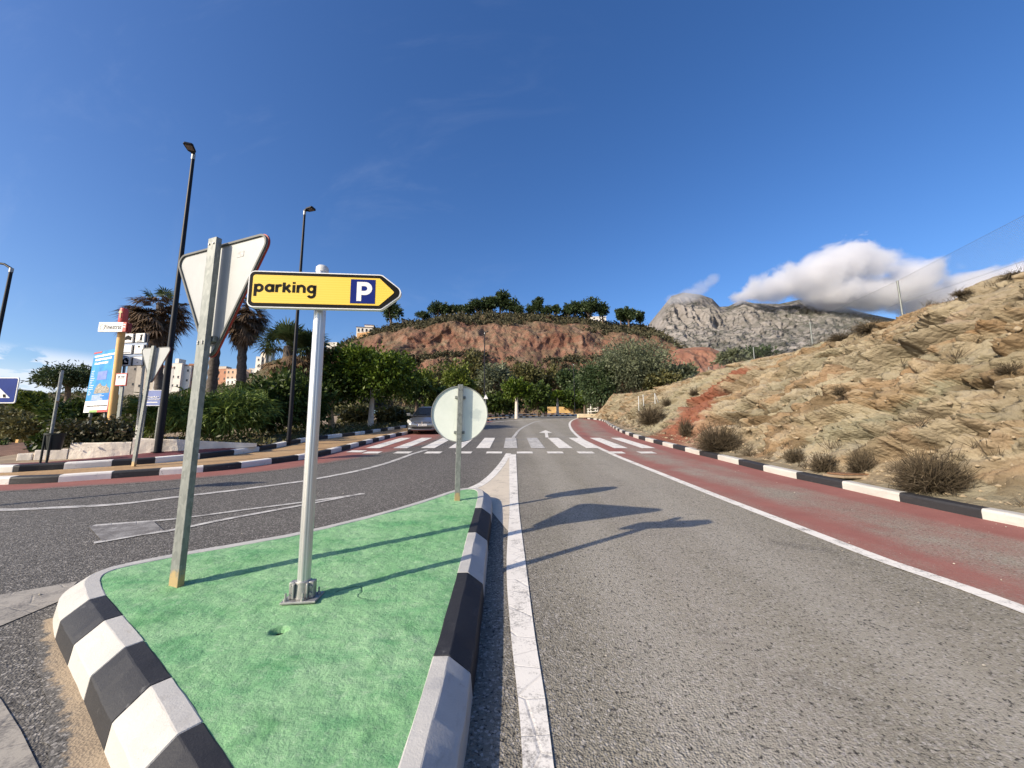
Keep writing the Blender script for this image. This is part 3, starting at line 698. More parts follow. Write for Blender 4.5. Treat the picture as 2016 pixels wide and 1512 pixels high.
bx = np.interp(tY, pKR[np.argsort(pKR[:, 1]), 1], pKR[np.argsort(pKR[:, 1]), 0]) + .22
bt = np.concatenate([[0, .06], np.linspace(.09, 1, nb_ - 34), 1 + np.linspace(.03, 1, 32) ** 1.4 * 2.2])
TY, BT = np.meshgrid(tY, bt, indexing='ij')
CX, CZ, BX = (np.repeat(a[:, None], len(bt), 1) for a in (cx, cz, bx))
BZ = S * TY + .10
up = np.clip(BT, 0, 1)
prof = np.where(BT < .08, BT * .25, .02 + .98 * (np.clip((BT - .08) / .92, 0, 1)) ** .92)
X = BX + (CX - BX) * np.where(BT <= 1, BT, 1) + np.where(BT > 1, (BT - 1) * 6, 0)
Z = BZ + (CZ - BZ) * np.where(BT <= 1, prof, 1) + np.where(BT > 1, (BT - 1) * .3, 0)
hgt = Z - S * TY
P3 = np.stack([X, TY, Z], -1)
warp = .55 * fbm(P3 * .35, 4, 11)
q = (Z * .86 + TY * .34 - X * .10) / .62 + warp * 1.5                       # bedding planes, rising towards the camera
saw = q - np.floor(q); led = np.where(saw < .09, saw / .09, ((1 - saw) / .91) ** 1.3)
amp_l = np.clip(.42 + 3.4 * fbm(P3 * .38, 3, 21), 0, 1.5)
q2 = q * 3.7 + .5 * fbm(P3 * 1.2, 3, 5); saw2 = q2 - np.floor(q2); led2 = np.where(saw2 < .15, saw2 / .15, (1 - saw2) / .85)
wdt = sstep(BT, .05, .22) * (1 - sstep(BT, .93, 1.02)) * sstep(45 - TY, 0, 5) * np.clip((CZ - BZ) / 3.2, .15, 1.)
PR = P3 @ np.array([[1, 0, 0], [0, .93, .36], [0, -.36, .93]]); PS = PR * np.array([1, .45, 1.5])
cr1 = np.clip(1 - np.abs(pn(PS * .55 + .5 * fbm(P3 * .8, 2, 91)[..., None], 71)) * 11, 0, 1) * np.clip(.2 + 3 * fbm(P3 * .5, 2, 92), 0, 1)
cr2 = np.clip(1 - np.abs(pn(PS * 1.5 + .4 * fbm(P3 * 1.6, 2, 93)[..., None], 73)) * 9, 0, 1)
PW = PR + .35 * np.stack([fbm(P3 * .9, 3, 101), fbm(P3 * .9, 3, 102), fbm(P3 * .9, 3, 103)], -1)
w1, e1_ = worley(PW * np.array([.62, .50, 1.35]), 5); w2, e2_ = worley(PW * np.array([1.7, 1.35, 3.6]), 6); w3, e3_ = worley(PW * np.array([4.6, 3.8, 8.0]), 7)
rough_ = np.clip(.75 + 1.6 * fbm(P3 * .33, 3, 55), .25, 1.35)
dsp = wdt * (.36 * (w1 - .5) * rough_ + .22 * (w2 - .5) * rough_ + .10 * (w3 - .5) +   .64 * (led - .4) * amp_l + .22 * (led2 - .4) * np.clip(.45 + 2.2 * fbm(P3 * .7, 2, 31), 0, 1.4) + .34 * fbm(P3 * .4, 3, 2)
             - .24 * np.exp(-(e1_ / .05) ** 2) * rough_ - .10 * np.exp(-(e2_ / .06) ** 2) - .25 * cr1 + .07 * fbm(PS * 5, 3, 12))
dsp += (.02 + .05 * sstep(BT, .08, .2)) * fbm(P3 * 2.5, 4, 40) * sstep(BT, .03, .1)
X0_, Z0_ = X.copy(), Z.copy()
dx, dz = -.92, .38
X = X + dx * dsp; Z = Z + dz * dsp
def slope_hit(u, v):
    d = ray(u, v); best = None
    for y in np.arange(6, 44, .1):
        p = Vector((0, 0, H)) + d * (y / d.y); i = int(np.argmin(np.abs(tY - y))); o_ = np.argsort(X0_[i]); b_ = np.interp(p.x, X0_[i][o_], BT[i][o_])
        if p.x > 5.5 and p.z < np.interp(p.x, X0_[i][o_], Z0_[i][o_]): return y, float(b_)
    return y, 1.
rb = [slope_hit(*q_) for q_ in ((1325, 862), (1350, 835), (1385, 792), (1420, 766), (1458, 745))]
rY = np.interp(up, [b_ for _, b_ in sorted(rb, key=lambda t_: t_[1])], [y_ for y_, _ in sorted(rb, key=lambda t_: t_[1])])
rTop = max(b_ for _, b_ in rb)
redb = np.exp(-((TY - rY - .8 * fbm(P3 * .6, 3, 77)) / (2.0 - .5 * up)) ** 2) * (1 - sstep(up, rTop + .04, rTop + .2)) * (BT < 1.2)
pale = np.exp(-((TY - rY - 4.5) / 3.2) ** 4)
salm = np.exp(-((TY - rY + 2.4) / 1.6) ** 2) * (1 - sstep(up, .05, .3))
M_ROCK, nt, b, t = newmat('layered_ochre_rock')
def att(nt, n):
    a = nt.nodes.new('ShaderNodeAttribute'); a.attribute_name = n; return a.outputs['Fac']
qn = att(nt, 'bed'); cmb = nt.nodes.new('ShaderNodeCombineXYZ'); nt.links.new(math_(nt, 'MULTIPLY', qn, .55), cmb.inputs[0])
sy = nt.nodes.new('ShaderNodeSeparateXYZ'); nt.links.new(t, sy.inputs[0]); nt.links.new(math_(nt, 'MULTIPLY', sy.outputs[1], .16), cmb.inputs[1]); nt.links.new(math_(nt, 'MULTIPLY', sy.outputs[0], .16), cmb.inputs[2])
bed = cmb.outputs[0]
k = mix(nt, ramp(nt, noise(nt, bed, 1.1, 5, .6, .6), .32, .66), (.200, .162, .106), (.300, .258, .185))
k = mix(nt, math_(nt, 'MULTIPLY', ramp(nt, noise(nt, mapping(nt, bed, (1, 1, 1), (0, 0, 0), (7, 3, 1)), 1.5, 5, .6, .4), .54, .70), .75), k, (.255, .160, .085))
k = mix(nt, math_(nt, 'MULTIPLY', ramp(nt, noise(nt, mapping(nt, bed, (1, 1, 1), (0, 0, 0), (3, 9, 4)), 1.2, 5, .6, .5), .55, .70), .85), k, (.24, .235, .165))
k = mix(nt, math_(nt, 'MULTIPLY', ramp(nt, noise(nt, mapping(nt, bed, (1, 1, 1), (0, 0, 0), (1, 5, 8)), 1.4, 5, .6, .5), .60, .72), .75), k, (.285, .19, .14))
k = mix(nt, math_(nt, 'MULTIPLY', ramp(nt, noise(nt, t, 3.5, 6, .7), .58, .78), .55), k, (.095, .070, .042))
k = mix(nt, math_(nt, 'MULTIPLY', ramp(nt, noise(nt, t, 9, 4, .7), .62, .74), .6), k, (.40, .345, .25))
bk1, bk2 = att(nt, 'blk'), att(nt, 'blk2')
k = mix(nt, math_(nt, 'MULTIPLY', ramp(nt, bk1, .62, .95), .55), k, (.27, .165, .085))
k = mix(nt, math_(nt, 'MULTIPLY', ramp(nt, bk1, .38, .08), .50), k, (.195, .185, .128))
k = mix(nt, math_(nt, 'MULTIPLY', ramp(nt, bk2, .66, .98), .55), k, (.37, .315, .22))
k = mix(nt, math_(nt, 'MULTIPLY', ramp(nt, bk2, .38, .02), .72), k, (.115, .085, .050))
k = mix(nt, math_(nt, 'MULTIPLY', att(nt, 'pale'), .5), k, (.265, .245, .17))
k = mix(nt, math_(nt, 'MULTIPLY', att(nt, 'salmon'), .75), k, (.35, .205, .14))
k = mix(nt, math_(nt, 'MULTIPLY', ramp(nt, math_(nt, 'ADD', att(nt, 'red'), math_(nt, 'MULTIPLY', math_(nt, 'SUBTRACT', noise(nt, t, 2.2, 6, .7), .5), .9)), .22, .80, True), .9), k, mix(nt, noise(nt, t, 4, 4, .6), (.155, .050, .032), (.27, .105, .066)))
nt.links.new(k, b.inputs['Base Color']); b.inputs['Roughness'].default_value = .95; b.inputs['Specular IOR Level'].default_value = .12
hb = noise(nt, t, 5.5, 8, .70)
hb = math_(nt, 'ADD', hb, math_(nt, 'MULTIPLY', voro(nt, mapping(nt, t, (3.2, 3.2, 6), (R(21), 0, 0)), 1.6, 'DISTANCE_TO_EDGE'), .7)); bumpto(nt, b, hb, .9, .08)
emb = rawmesh('rock_embankment', np.stack([X, TY, Z], -1).reshape(-1, 3), grid_faces(len(tY), len(bt)), M_ROCK, None, False,
              {'red': redb, 'pale': pale * (up < .75), 'salmon': salm, 'bed': q, 'blk': w1, 'blk2': w2})
emb['kind'] = 'structure'
EX, EZ = X.copy(), Z.copy()
def emb_z(x, y):
    i = int(np.argmin(np.abs(tY - y))); o_ = np.argsort(EX[i]); return float(np.interp(x, EX[i][o_], EZ[i][o_]))
def emb_hit(u, v):
    d = ray(u, v); prev = None
    for y in np.arange(5.0, 44, .05):
        p = Vector((0, 0, H)) + d * (y / d.y)
        if p.x > 5.5 and p.z < emb_z(p.x, y): return p
    return p
def emb_at(y, bb):
    i = int(np.argmin(np.abs(tY - y))); j = int(np.argmin(np.abs(bt - bb))); return Vector((EX[i, j], tY[i], EZ[i, j]))
# small dry grass scattered over the cutting
rng = np.random.default_rng(14); VS = []
for k in range(420):
    y = rng.uniform(5, 40); bb = rng.choice([abs(rng.normal(0, .10)) + .03, rng.uniform(.1, .9), rng.normal(1.0, .06)], p=[.5, .2, .3])
    i = int(np.argmin(np.abs(tY - y))); j = int(np.clip(np.searchsorted(bt, bb), 1, nb_ - 3)); c = np.array([EX[i, j], tY[i], EZ[i, j]]); hh_ = rng.uniform(.06, .26)
    m_ = int(rng.integers(14, 34)); d = rng.normal(size=(m_, 3)) * [.55, .55, .2] + [0, 0, 1]; d *= hh_ * rng.uniform(.4, 1.1, (m_, 1)); o_ = c + rng.normal(size=(m_, 3)) * [.06, .06, .0]; sd = rng.normal(size=(m_, 3)) * .004
    VS.append(np.stack([o_ - sd, o_ + sd, o_ + d + sd * .3, o_ + d - sd * .3], 1).reshape(-1, 3))
VS = np.concatenate(VS); DG = (VS, np.arange(len(VS)).reshape(-1, 4))
# stones shed along the foot of the cut
rng = np.random.default_rng(4); vs, fs = [], []
for k in range(2600):
    y = rng.uniform(4.5, 32) if k < 1500 else rng.uniform(4.5, 15); bb = abs(rng.normal(0, .12)) + .015 if k < 1900 else rng.uniform(.02, .95)
    i = int(np.argmin(np.abs(tY - y))); j = int(np.clip(np.searchsorted(bt, bb), 0, nb_ - 2))
    c = np.array([EX[i, j], y, EZ[i, j]]); r = .010 + .075 * rng.random() ** 4
    pts = rng.normal(size=(6, 3)); pts = np.array([[1, 0, 0], [-1, 0, 0], [0, 1, 0], [0, -1, 0], [0, 0, .8], [0, 0, -.8]]) * r * rng.uniform(.6, 1.3, (6, 1))
    bi = len(vs); vs += list(pts + c)
    fs += [(bi + a, bi + b_, bi + e) for a, b_, e in ((0, 2, 4), (2, 1, 4), (1, 3, 4), (3, 0, 4), (2, 0, 5), (1, 2, 5), (3, 1, 5), (0, 3, 5))]
tag(rawmesh('loose_stones', vs, fs, mat('pale_stones', (.30, .24, .16), .95, .35, 14, .4, 40)), 'loose pale stones scattered along the foot of the ochre cutting', 'stones', None, 'stuff')
vs, fs = [], []
for k in range(260):                                              # grit and pebbles lying on the road and shoulder
    x, y = (rng.uniform(.3, 6.7), rng.uniform(1.6, 12)) if k < 190 else (rng.uniform(-7, -1.5), rng.uniform(2, 9))
    if polydist(np.array([x]), np.array([y]), ipath[::8, :2])[0] < .25: continue
    r = .004 + .010 * rng.random() ** 3; bi = len(vs)
    vs += list(np.array([[1, 0, .3], [-1, 0, .3], [0, 1, .3], [0, -1, .3], [0, 0, 1], [0, 0, -.1]]) * r * rng.uniform(.6, 1.3, (6, 1)) + [x, y, S * y + .008])
    fs += [(bi + a, bi + b_, bi + e) for a, b_, e in ((0, 2, 4), (2, 1, 4), (1, 3, 4), (3, 0, 4), (2, 0, 5), (1, 2, 5), (3, 1, 5), (0, 3, 5))]
tag(rawmesh('road_grit', vs, fs, mat('pale_grit', (.45, .41, .34), .9, .4, 30)), 'scattered pale grit and pebbles lying on the asphalt', 'grit', None, 'stuff')

# ------------------------------------------------------------------ foliage helpers
def leaf_quads(C, size, aspect, rng, droop=0., dirs=None):
    n = len(C); a = rng.normal(size=(n, 3)) if dirs is None else dirs + .45 * rng.normal(size=(n, 3))
    a[:, 2] -= droop; a /= np.linalg.norm(a, axis=1, keepdims=True)
    b = rng.normal(size=(n, 3)); b -= (b * a).sum(1, keepdims=True) * a; b /= np.linalg.norm(b, axis=1, keepdims=True)
    L = size * rng.uniform(.6, 1.35, (n, 1)); V = np.stack([C - a * L, C + b * L * aspect, C + a * L, C - b * L * aspect], 1)
    return V.reshape(-1, 3), np.arange(4 * n).reshape(-1, 4)
def crown_pts(ells, n, rng, clump=11, shell=.62, spread=.16):
    w = np.array([(e[3] * e[4] * e[5]) ** .667 for e in ells]); w /= w.sum(); nc = max(1, n // clump)
    ei = rng.choice(len(ells), nc, p=w); E_ = np.array(ells)[ei]
    d = rng.normal(size=(nc, 3)); d /= np.linalg.norm(d, axis=1, keepdims=True)
    r = (shell + (1 - shell) * rng.random((nc, 1)) ** .6) * (1 + .14 * rng.normal(size=(nc, 1)))
    inn = rng.random((nc, 1)) < .18; r = np.where(inn, rng.random((nc, 1)) * shell, r)
    cc = E_[:, :3] + d * r * E_[:, 3:6]; mr = E_[:, 3:6].mean(1, keepdims=True)
    C = np.repeat(cc, clump, 0); M_ = np.repeat(mr, clump, 0); dd = np.repeat(d, clump, 0)
    return C + rng.normal(size=C.shape) * M_ * spread, dd
def crown(parent, ells, n, size, m, seed, aspect=.5, shell=.62, droop=0., out=True, spread=.16, name='crown', clump=11):
    rng = np.random.default_rng(seed); C, d = crown_pts(ells, n, rng, clump, shell, spread)
    V, Fq = leaf_quads(C, size, aspect, rng, droop, d if out else None); return rawmesh(name, V, Fq, m, parent)
def trunk(parent, pts, rad, m, limbs=(), n=9, name='trunk'):
    mb = MB(); mb.tube(pts, rad, n)
    for a, b_, r in limbs: mb.tube([a, (Vector(a) + Vector(b_)) / 2 + Vector((0, 0, .05 * (Vector(b_) - Vector(a)).length)), b_], [r, r * .7, r * .35], 6)
    return mb.build(name, m, parent, 60)
def lumps(rng, cx, cy, cz, rx, ry, rz, k=7, f=.52):
    es = [(cx, cy, cz, rx * .82, ry * .82, rz * .82)]
    for i in range(k):
        a = 2 * math.pi * i / k + rng.uniform(-.4, .4); e = rng.uniform(-.55, .8); g = rng.uniform(.8, 1.15)
        es.append((cx + rx * .55 * math.cos(a) * math.cos(e), cy + ry * .55 * math.sin(a) * math.cos(e), cz + rz * .6 * math.sin(e), rx * f * g, ry * f * g, rz * f * g))
    return es
def tree_px(name, label, cat, u, vt, vb, wpx, y, m, nl, size, bark=None, group=None, seed=0, base=None, tr=.12, dep=None, aspect=.5, k=7, droop=0., lean=0., f=.52, shell=.62, spread=.16):
    """crown between pixel rows vt and vb, wpx wide, at distance y; trunk down to the ground"""
    rng = random.Random(seed); T, Bt = D(u, vt, y), D(u, vb, y); w = (D(u + wpx / 2, vb, y) - D(u - wpx / 2, vb, y)).x
    gx, gy = T.x + lean, y; g = base if base is not None else gz1(gx, gy)
    r = empty(name, label, cat, (gx, gy, g - .08), 0, group)
    h = T.z - Bt.z; cz = Bt.z + h / 2 - g + .08; cx = -lean
    crown(r, lumps(rng, cx, 0, cz, w / 2, (dep or w) / 2, h / 2, k, f), nl, size, m, seed, aspect, shell, droop, True, spread)
    if bark:
        li = [] if bark is M_LIME else [((cx * .8, 0, cz - h * .35), (cx + w * .3 * math.cos(a), w * .3 * math.sin(a), cz + h * .12), tr * .6) for a in (0.3, 1.7, 3.1, 4.4)]
        trunk(r, [(0, 0, -.2), (cx * .35, .02, (cz - h * .4) * .5), (cx * .8, 0, cz - h * .35), (cx, 0, cz + h * .2)], [tr * 1.25, tr, tr * .9, tr * .4], bark, li)
    return r

# ------------------------------------------------------------------ red hill, hillside with the old town, mountain
def hill(name, cols, m, nu, bands, seed, amp, fr, attr=True, extra=None, back=60, ribs=0.):
    """surface through columns (pixel u) of (pixel v, distance) rows, top row first, with rock relief"""
    us = np.linspace(cols[0][0], cols[-1][0], nu); K = len(cols[0][1])
    vk = [np.interp(us, [c[0] for c in cols], [c[1][j][0] for c in cols]) for j in range(K)]
    yk = [np.interp(us, [c[0] for c in cols], [c[1][j][1] for c in cols]) for j in range(K)]
    kn = np.array([[list(D(u, vk[j][i], yk[j][i])) for j in range(K)] for i, u in enumerate(us)])     # nu,K,3
    tt = np.concatenate([np.linspace(a, a + 1, bands[a], endpoint=False) for a in range(K - 1)] + [[K - 1]])
    Pn = np.stack([np.stack([np.interp(tt, range(K), kn[i, :, c]) for c in range(3)], -1) for i in range(nu)])
    bk = Pn[:, :1] + np.array([0, back, -.12 * back])                                                  # land behind the crest
    Pn = np.concatenate([bk, Pn], 1); tt = np.concatenate([[-1], tt])
    w = sstep(tt, -.02, .5)[None, :]; sc = Pn * fr
    rel = ridged(sc * np.array([1, .5, .30 if ribs else 1]), 5, seed) - .45 + .8 * fbm(sc * .5, 3, seed + 3)
    dr = np.array([0, -1., .25]); wv_, ed_ = worley(Pn * fr * 2.2 * np.array([1.2, .7, .55 if ribs else .8]), seed); wv2, ed2 = worley(Pn * fr * 6.5 * np.array([1.2, .7, .6 if ribs else .9]), seed + 1); rel = ((.95 * rel + .08 * (wv_ - .5) + .06 * (wv2 - .5) + .20 * (ridged(Pn * fr * np.array([2.3, .8, 1.1]) + .4 * fbm(Pn * fr, 2, 71)[..., None], 5, seed + 21) - .6)) if not ribs else .45 * rel + .05 * (wv_ - .5) + .04 * (wv2 - .5) + .70 * (ridged(Pn * fr * np.array([2.6, .8, .42]) + .3 * fbm(Pn * fr, 2, 70)[..., None], 4, seed + 20) - .6)) + .22 * (ridged(Pn * fr * 4.5 * np.array([1, .6, .45]), 4, seed + 9) - .6)
    Pn = Pn + (amp * w * rel)[..., None] * dr
    if extra is not None: Pn = extra(Pn, tt, us)
    o = rawmesh(name, Pn.reshape(-1, 3), grid_faces(nu, len(tt)), m, None, True, {'row': np.repeat(tt[None], nu, 0)})
    o['kind'] = 'structure'; return o, Pn, tt, us
def rockmat(name, c1, c2, c3, scrub, sc, ledge, bumpd, rowlo, rowhi, nscrub=.5):
    m, nt, b, t = newmat(name)
    n1 = noise(nt, mapping(nt, t, (1, 1, 1.6)), sc, 6, .65, .5); n2 = noise(nt, t, sc * 4, 5, .65)
    k = mix(nt, ramp(nt, n1, .34, .62), c1, c2); k = mix(nt, math_(nt, 'MULTIPLY', ramp(nt, n2, .50, .70), .8), k, c3)
    k = mix(nt, math_(nt, 'MULTIPLY', ramp(nt, noise(nt, t, sc * 11, 4, .7), .55, .75), .5), k, tuple(q * .5 for q in c1))
    row = att(nt, 'row'); g = nt.nodes.new('ShaderNodeNewGeometry'); s3 = nt.nodes.new('ShaderNodeSeparateXYZ'); nt.links.new(g.outputs['Normal'], s3.inputs[0])
    up = ramp(nt, s3.outputs[2], .25, .75); tp = ramp(nt, row, rowhi, rowlo)
    sc_n = ramp(nt, noise(nt, t, sc * 5.5, 6, .7), nscrub - .06, nscrub + .10)
    f = math_(nt, 'MULTIPLY', sc_n, math_(nt, 'MAXIMUM', math_(nt, 'MULTIPLY', tp, .92), math_(nt, 'MULTIPLY', up, .55)))
    k = mix(nt, f, k, mix(nt, noise(nt, t, sc * 16, 4, .7), scrub, tuple(q * 2.2 for q in scrub)))
    nt.links.new(k, b.inputs['Base Color']); b.inputs['Roughness'].default_value = .95; b.inputs['Specular IOR Level'].default_value = .1
    bumpto(nt, b, noise(nt, t, sc * 9, 8, .7), .8, bumpd); return m
M_HILL = rockmat('red_sandstone_and_scrub', (.165, .076, .052), (.230, .125, .090), (.29, .220, .160), (.050, .050, .028), .045, 1, 1.3, .55, 1.45, .42)
def rows(sky, c0, c1, base): return [(sky, 172), (c0, 150), (c1, 132), (base, 105)]
red = [(560, rows(775, 790, 800, 830)), (610, rows(722, 745, 775, 825)), (638, rows(705, 722, 765, 820)), (663, rows(690, 708, 750, 820)), (700, rows(668, 690, 735, 815)), (745, rows(650, 672, 725, 815)), (800, rows(641, 662, 722, 815)),
       (840, rows(632, 662, 716, 852)), (870, rows(627, 655, 712, 852)), (900, rows(626, 652, 712, 852)), (960, rows(621, 650, 715, 852)), (1000, rows(620, 652, 716, 852)), (1026, rows(618, 655, 716, 852)), (1044, rows(622, 650, 714, 852)),
       (1080, rows(622, 650, 716, 852)), (1125, rows(626, 655, 716, 852)), (1192, rows(634, 668, 722, 852)), (1215, rows(639, 672, 724, 852)), (1269, rows(644, 676, 726, 852)), (1291, rows(652, 680, 728, 852)), (1307, rows(668, 688, 730, 852)),
       (1327, rows(686, 700, 735, 852)), (1345, rows(702, 712, 740, 852)), (1400, rows(735, 742, 760, 852))]
o, HP, htt, hus = hill('red_hill', red, M_HILL, 520, (36, 70, 26), 5, 8.0, .036)
red2 = [(1290, [(720, 112), (735, 104), (790, 92)]), (1318, [(697, 112), (722, 104), (790, 92)]), (1336, [(687, 112), (718, 104), (790, 92)]), (1371, [(683, 112), (716, 104), (790, 92)]), (1398, [(684, 112), (718, 104), (790, 92)]), (1415, [(691, 112), (722, 104), (790, 92)]),
        (1432, [(702, 112), (726, 104), (790, 92)]), (1470, [(716, 112), (735, 104), (790, 92)]), (1530, [(740, 112), (750, 104), (790, 92)])]
M_HILL2 = rockmat('bare_red_sandstone', (.21, .10, .068), (.30, .155, .108), (.34, .22, .155), (.055, .05, .03), .07, 1, .6, -.5, .2, .54)
hill('red_mound', red2, M_HILL2, 160, (30, 24), 12, 2.6, .11, back=25)
tw = [(-420, [(762, 210), (800, 120), (905, 52)]), (-100, [(772, 210), (800, 120), (895, 52)]), (0, [(774, 210), (800, 120), (890, 52)]), (60, [(778, 210), (800, 120), (885, 52)]), (110, [(776, 215), (802, 120), (880, 54)]), (180, [(772, 222), (800, 125), (875, 56)]), (250, [(782, 235), (805, 130), (870, 60)]),
      (330, [(776, 235), (800, 130), (865, 60)]), (400, [(762, 235), (795, 130), (860, 60)]), (470, [(752, 235), (790, 130), (860, 60)]), (505, [(734, 235), (780, 130), (855, 62)]), (530, [(712, 235), (765, 130), (855, 62)]), (560, [(704, 235), (755, 130), (850, 64)]), (610, [(700, 232), (745, 130), (850, 66)]), (660, [(692, 225), (745, 130), (850, 68)]), (720, [(690, 225), (745, 130), (850, 68)])]
M_TOWNH = rockmat('brown_scrubby_hillside', (.15, .105, .075), (.24, .175, .12), (.28, .21, .15), (.036, .038, .020), .05, 1, .7, .3, 3, .40)
_, TP, ttt, _u = hill('town_hill', tw, M_TOWNH, 200, (40, 50), 23, 5, .06)
dr_ = [(-700, [(738, 9000), (800, 7000)]), (-100, [(752, 9000), (800, 7000)]), (20, [(764, 9000), (800, 7000)]), (60, [(768, 9000), (800, 7000)]), (110, [(777, 9000), (800, 7000)]), (200, [(790, 9000), (805, 7000)])]
hill('distant_ridge', dr_, mat('hazed_scrubland', (.20, .205, .21), .95, .2, .001), 60, (8,), 2, 90, .0012, back=2000)  # bluish haze of distance is mixed into the ridge colour
mtn = [(1180, [(690, 2650), (700, 2300), (712, 1800), (760, 700)]), (1270, [(672, 2650), (690, 2300), (708, 1800), (760, 700)]), (1287, [(652, 2650), (680, 2300), (704, 1800), (760, 700)]), (1296, [(628, 2600), (668, 2300), (702, 1800), (760, 700)]), (1308, [(606, 2600), (655, 2320), (700, 1800), (760, 700)]),
       (1322, [(583, 2620), (650, 2320), (698, 1800), (760, 700)]), (1345, [(576, 2640), (648, 2330), (697, 1800), (760, 700)]), (1379, [(580, 2640), (648, 2330), (696, 1800), (760, 700)]), (1402, [(588, 2650), (650, 2340), (696, 1800), (760, 700)]), (1417, [(604, 2720), (655, 2380), (696, 1800), (760, 700)]),
       (1434, [(603, 2720), (652, 2370), (696, 1800), (760, 700)]), (1459, [(591, 2680), (645, 2330), (695, 1800), (760, 700)]), (1485, [(597, 2680), (648, 2330), (695, 1800), (760, 700)]), (1535, [(598, 2780), (648, 2350), (694, 1800), (755, 700)]), (1573, [(590, 2840), (645, 2350), (694, 1800), (750, 700)]),
       (1615, [(596, 2860), (645, 2350), (692, 1800), (745, 700)]), (1660, [(606, 2860), (650, 2350), (692, 1800), (745, 700)]), (1706, [(617, 2860), (655, 2350), (692, 1800), (745, 700)]), (1755, [(627, 2860), (660, 2350), (692, 1800), (745, 700)]), (1850, [(645, 2860), (668, 2350), (695, 1800), (745, 700)]), (2200, [(680, 2860), (690, 2350), (700, 1800), (745, 700)])]
M_MTN, nt, b, t = newmat('pale_limestone_and_scrub')
n1 = noise(nt, mapping(nt, t, (1, 1, .55)), .006, 7, .65, .4); n2 = noise(nt, t, .022, 6, .7)
k = mix(nt, ramp(nt, n1, .32, .66), (.175, .163, .156), (.285, .264, .250))
k = mix(nt, math_(nt, 'MULTIPLY', ramp(nt, n2, .52, .70), .7), k, (.115, .105, .098))
row = att(nt, 'row'); s3 = nt.nodes.new('ShaderNodeSeparateXYZ'); nt.links.new(t, s3.inputs[0])
g = nt.nodes.new('ShaderNodeNewGeometry'); sn = nt.nodes.new('ShaderNodeSeparateXYZ'); nt.links.new(g.outputs['Normal'], sn.inputs[0])
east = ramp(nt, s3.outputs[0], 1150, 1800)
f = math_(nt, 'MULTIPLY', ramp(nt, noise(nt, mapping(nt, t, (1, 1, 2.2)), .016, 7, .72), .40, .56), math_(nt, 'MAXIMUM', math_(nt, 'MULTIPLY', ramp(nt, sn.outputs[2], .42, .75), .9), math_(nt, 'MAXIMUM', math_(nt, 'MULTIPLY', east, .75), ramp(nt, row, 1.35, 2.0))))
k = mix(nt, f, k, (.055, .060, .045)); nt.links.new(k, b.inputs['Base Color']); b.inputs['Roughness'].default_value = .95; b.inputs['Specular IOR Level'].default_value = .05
bumpto(nt, b, noise(nt, mapping(nt, t, (1, 1, .5)), .03, 8, .7), .8, 7)
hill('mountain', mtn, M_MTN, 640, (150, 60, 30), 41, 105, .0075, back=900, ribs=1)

# scrub on the red hill and on the hillside: far too many to count
def scrub_on(name, label, Pn, ok, n, size, m, seed, leaves=9):
    rng = np.random.default_rng(seed); idx = np.argwhere(ok); idx = idx[rng.choice(len(idx), n)]
    c = Pn[idx[:, 0], idx[:, 1]]; C = np.repeat(c, leaves, 0); sz = np.repeat(rng.uniform(.4, 1.3, (n, 1)), leaves, 0)
    C = C + rng.normal(size=C.shape) * size * .8 * sz * np.array([1.2, 1.2, .7]) + np.array([0, 0, size * .4])
    V, Fq = leaf_quads(C, size * .55, .55, rng); return tag(rawmesh(name, V, Fq, m), label, 'scrub', None, 'stuff')
fld = fbm(HP * .05, 3, 61)
top = (htt[None] > -.05) & (htt[None] < 1.0) & (fld + .9 * (.8 - np.abs(htt[None] - .35)) > .20)
low_ = (htt[None] > 1.85) & (htt[None] < 3) & (fld > -.1)
tf = fbm(TP * .06, 3, 88); scrub_on('slope_scrub', 'dark scrub and bushes covering the brown hillside below the old town', TP, (ttt[None] > -.05) & (tf > -.22), 4200, .95, L_BROWN, 9)
scrub_on('hill_scrub', 'dry dark scrub covering the upper slopes of the red hill', HP, top | low_, 5600, .95, L_SCRUB, 3)

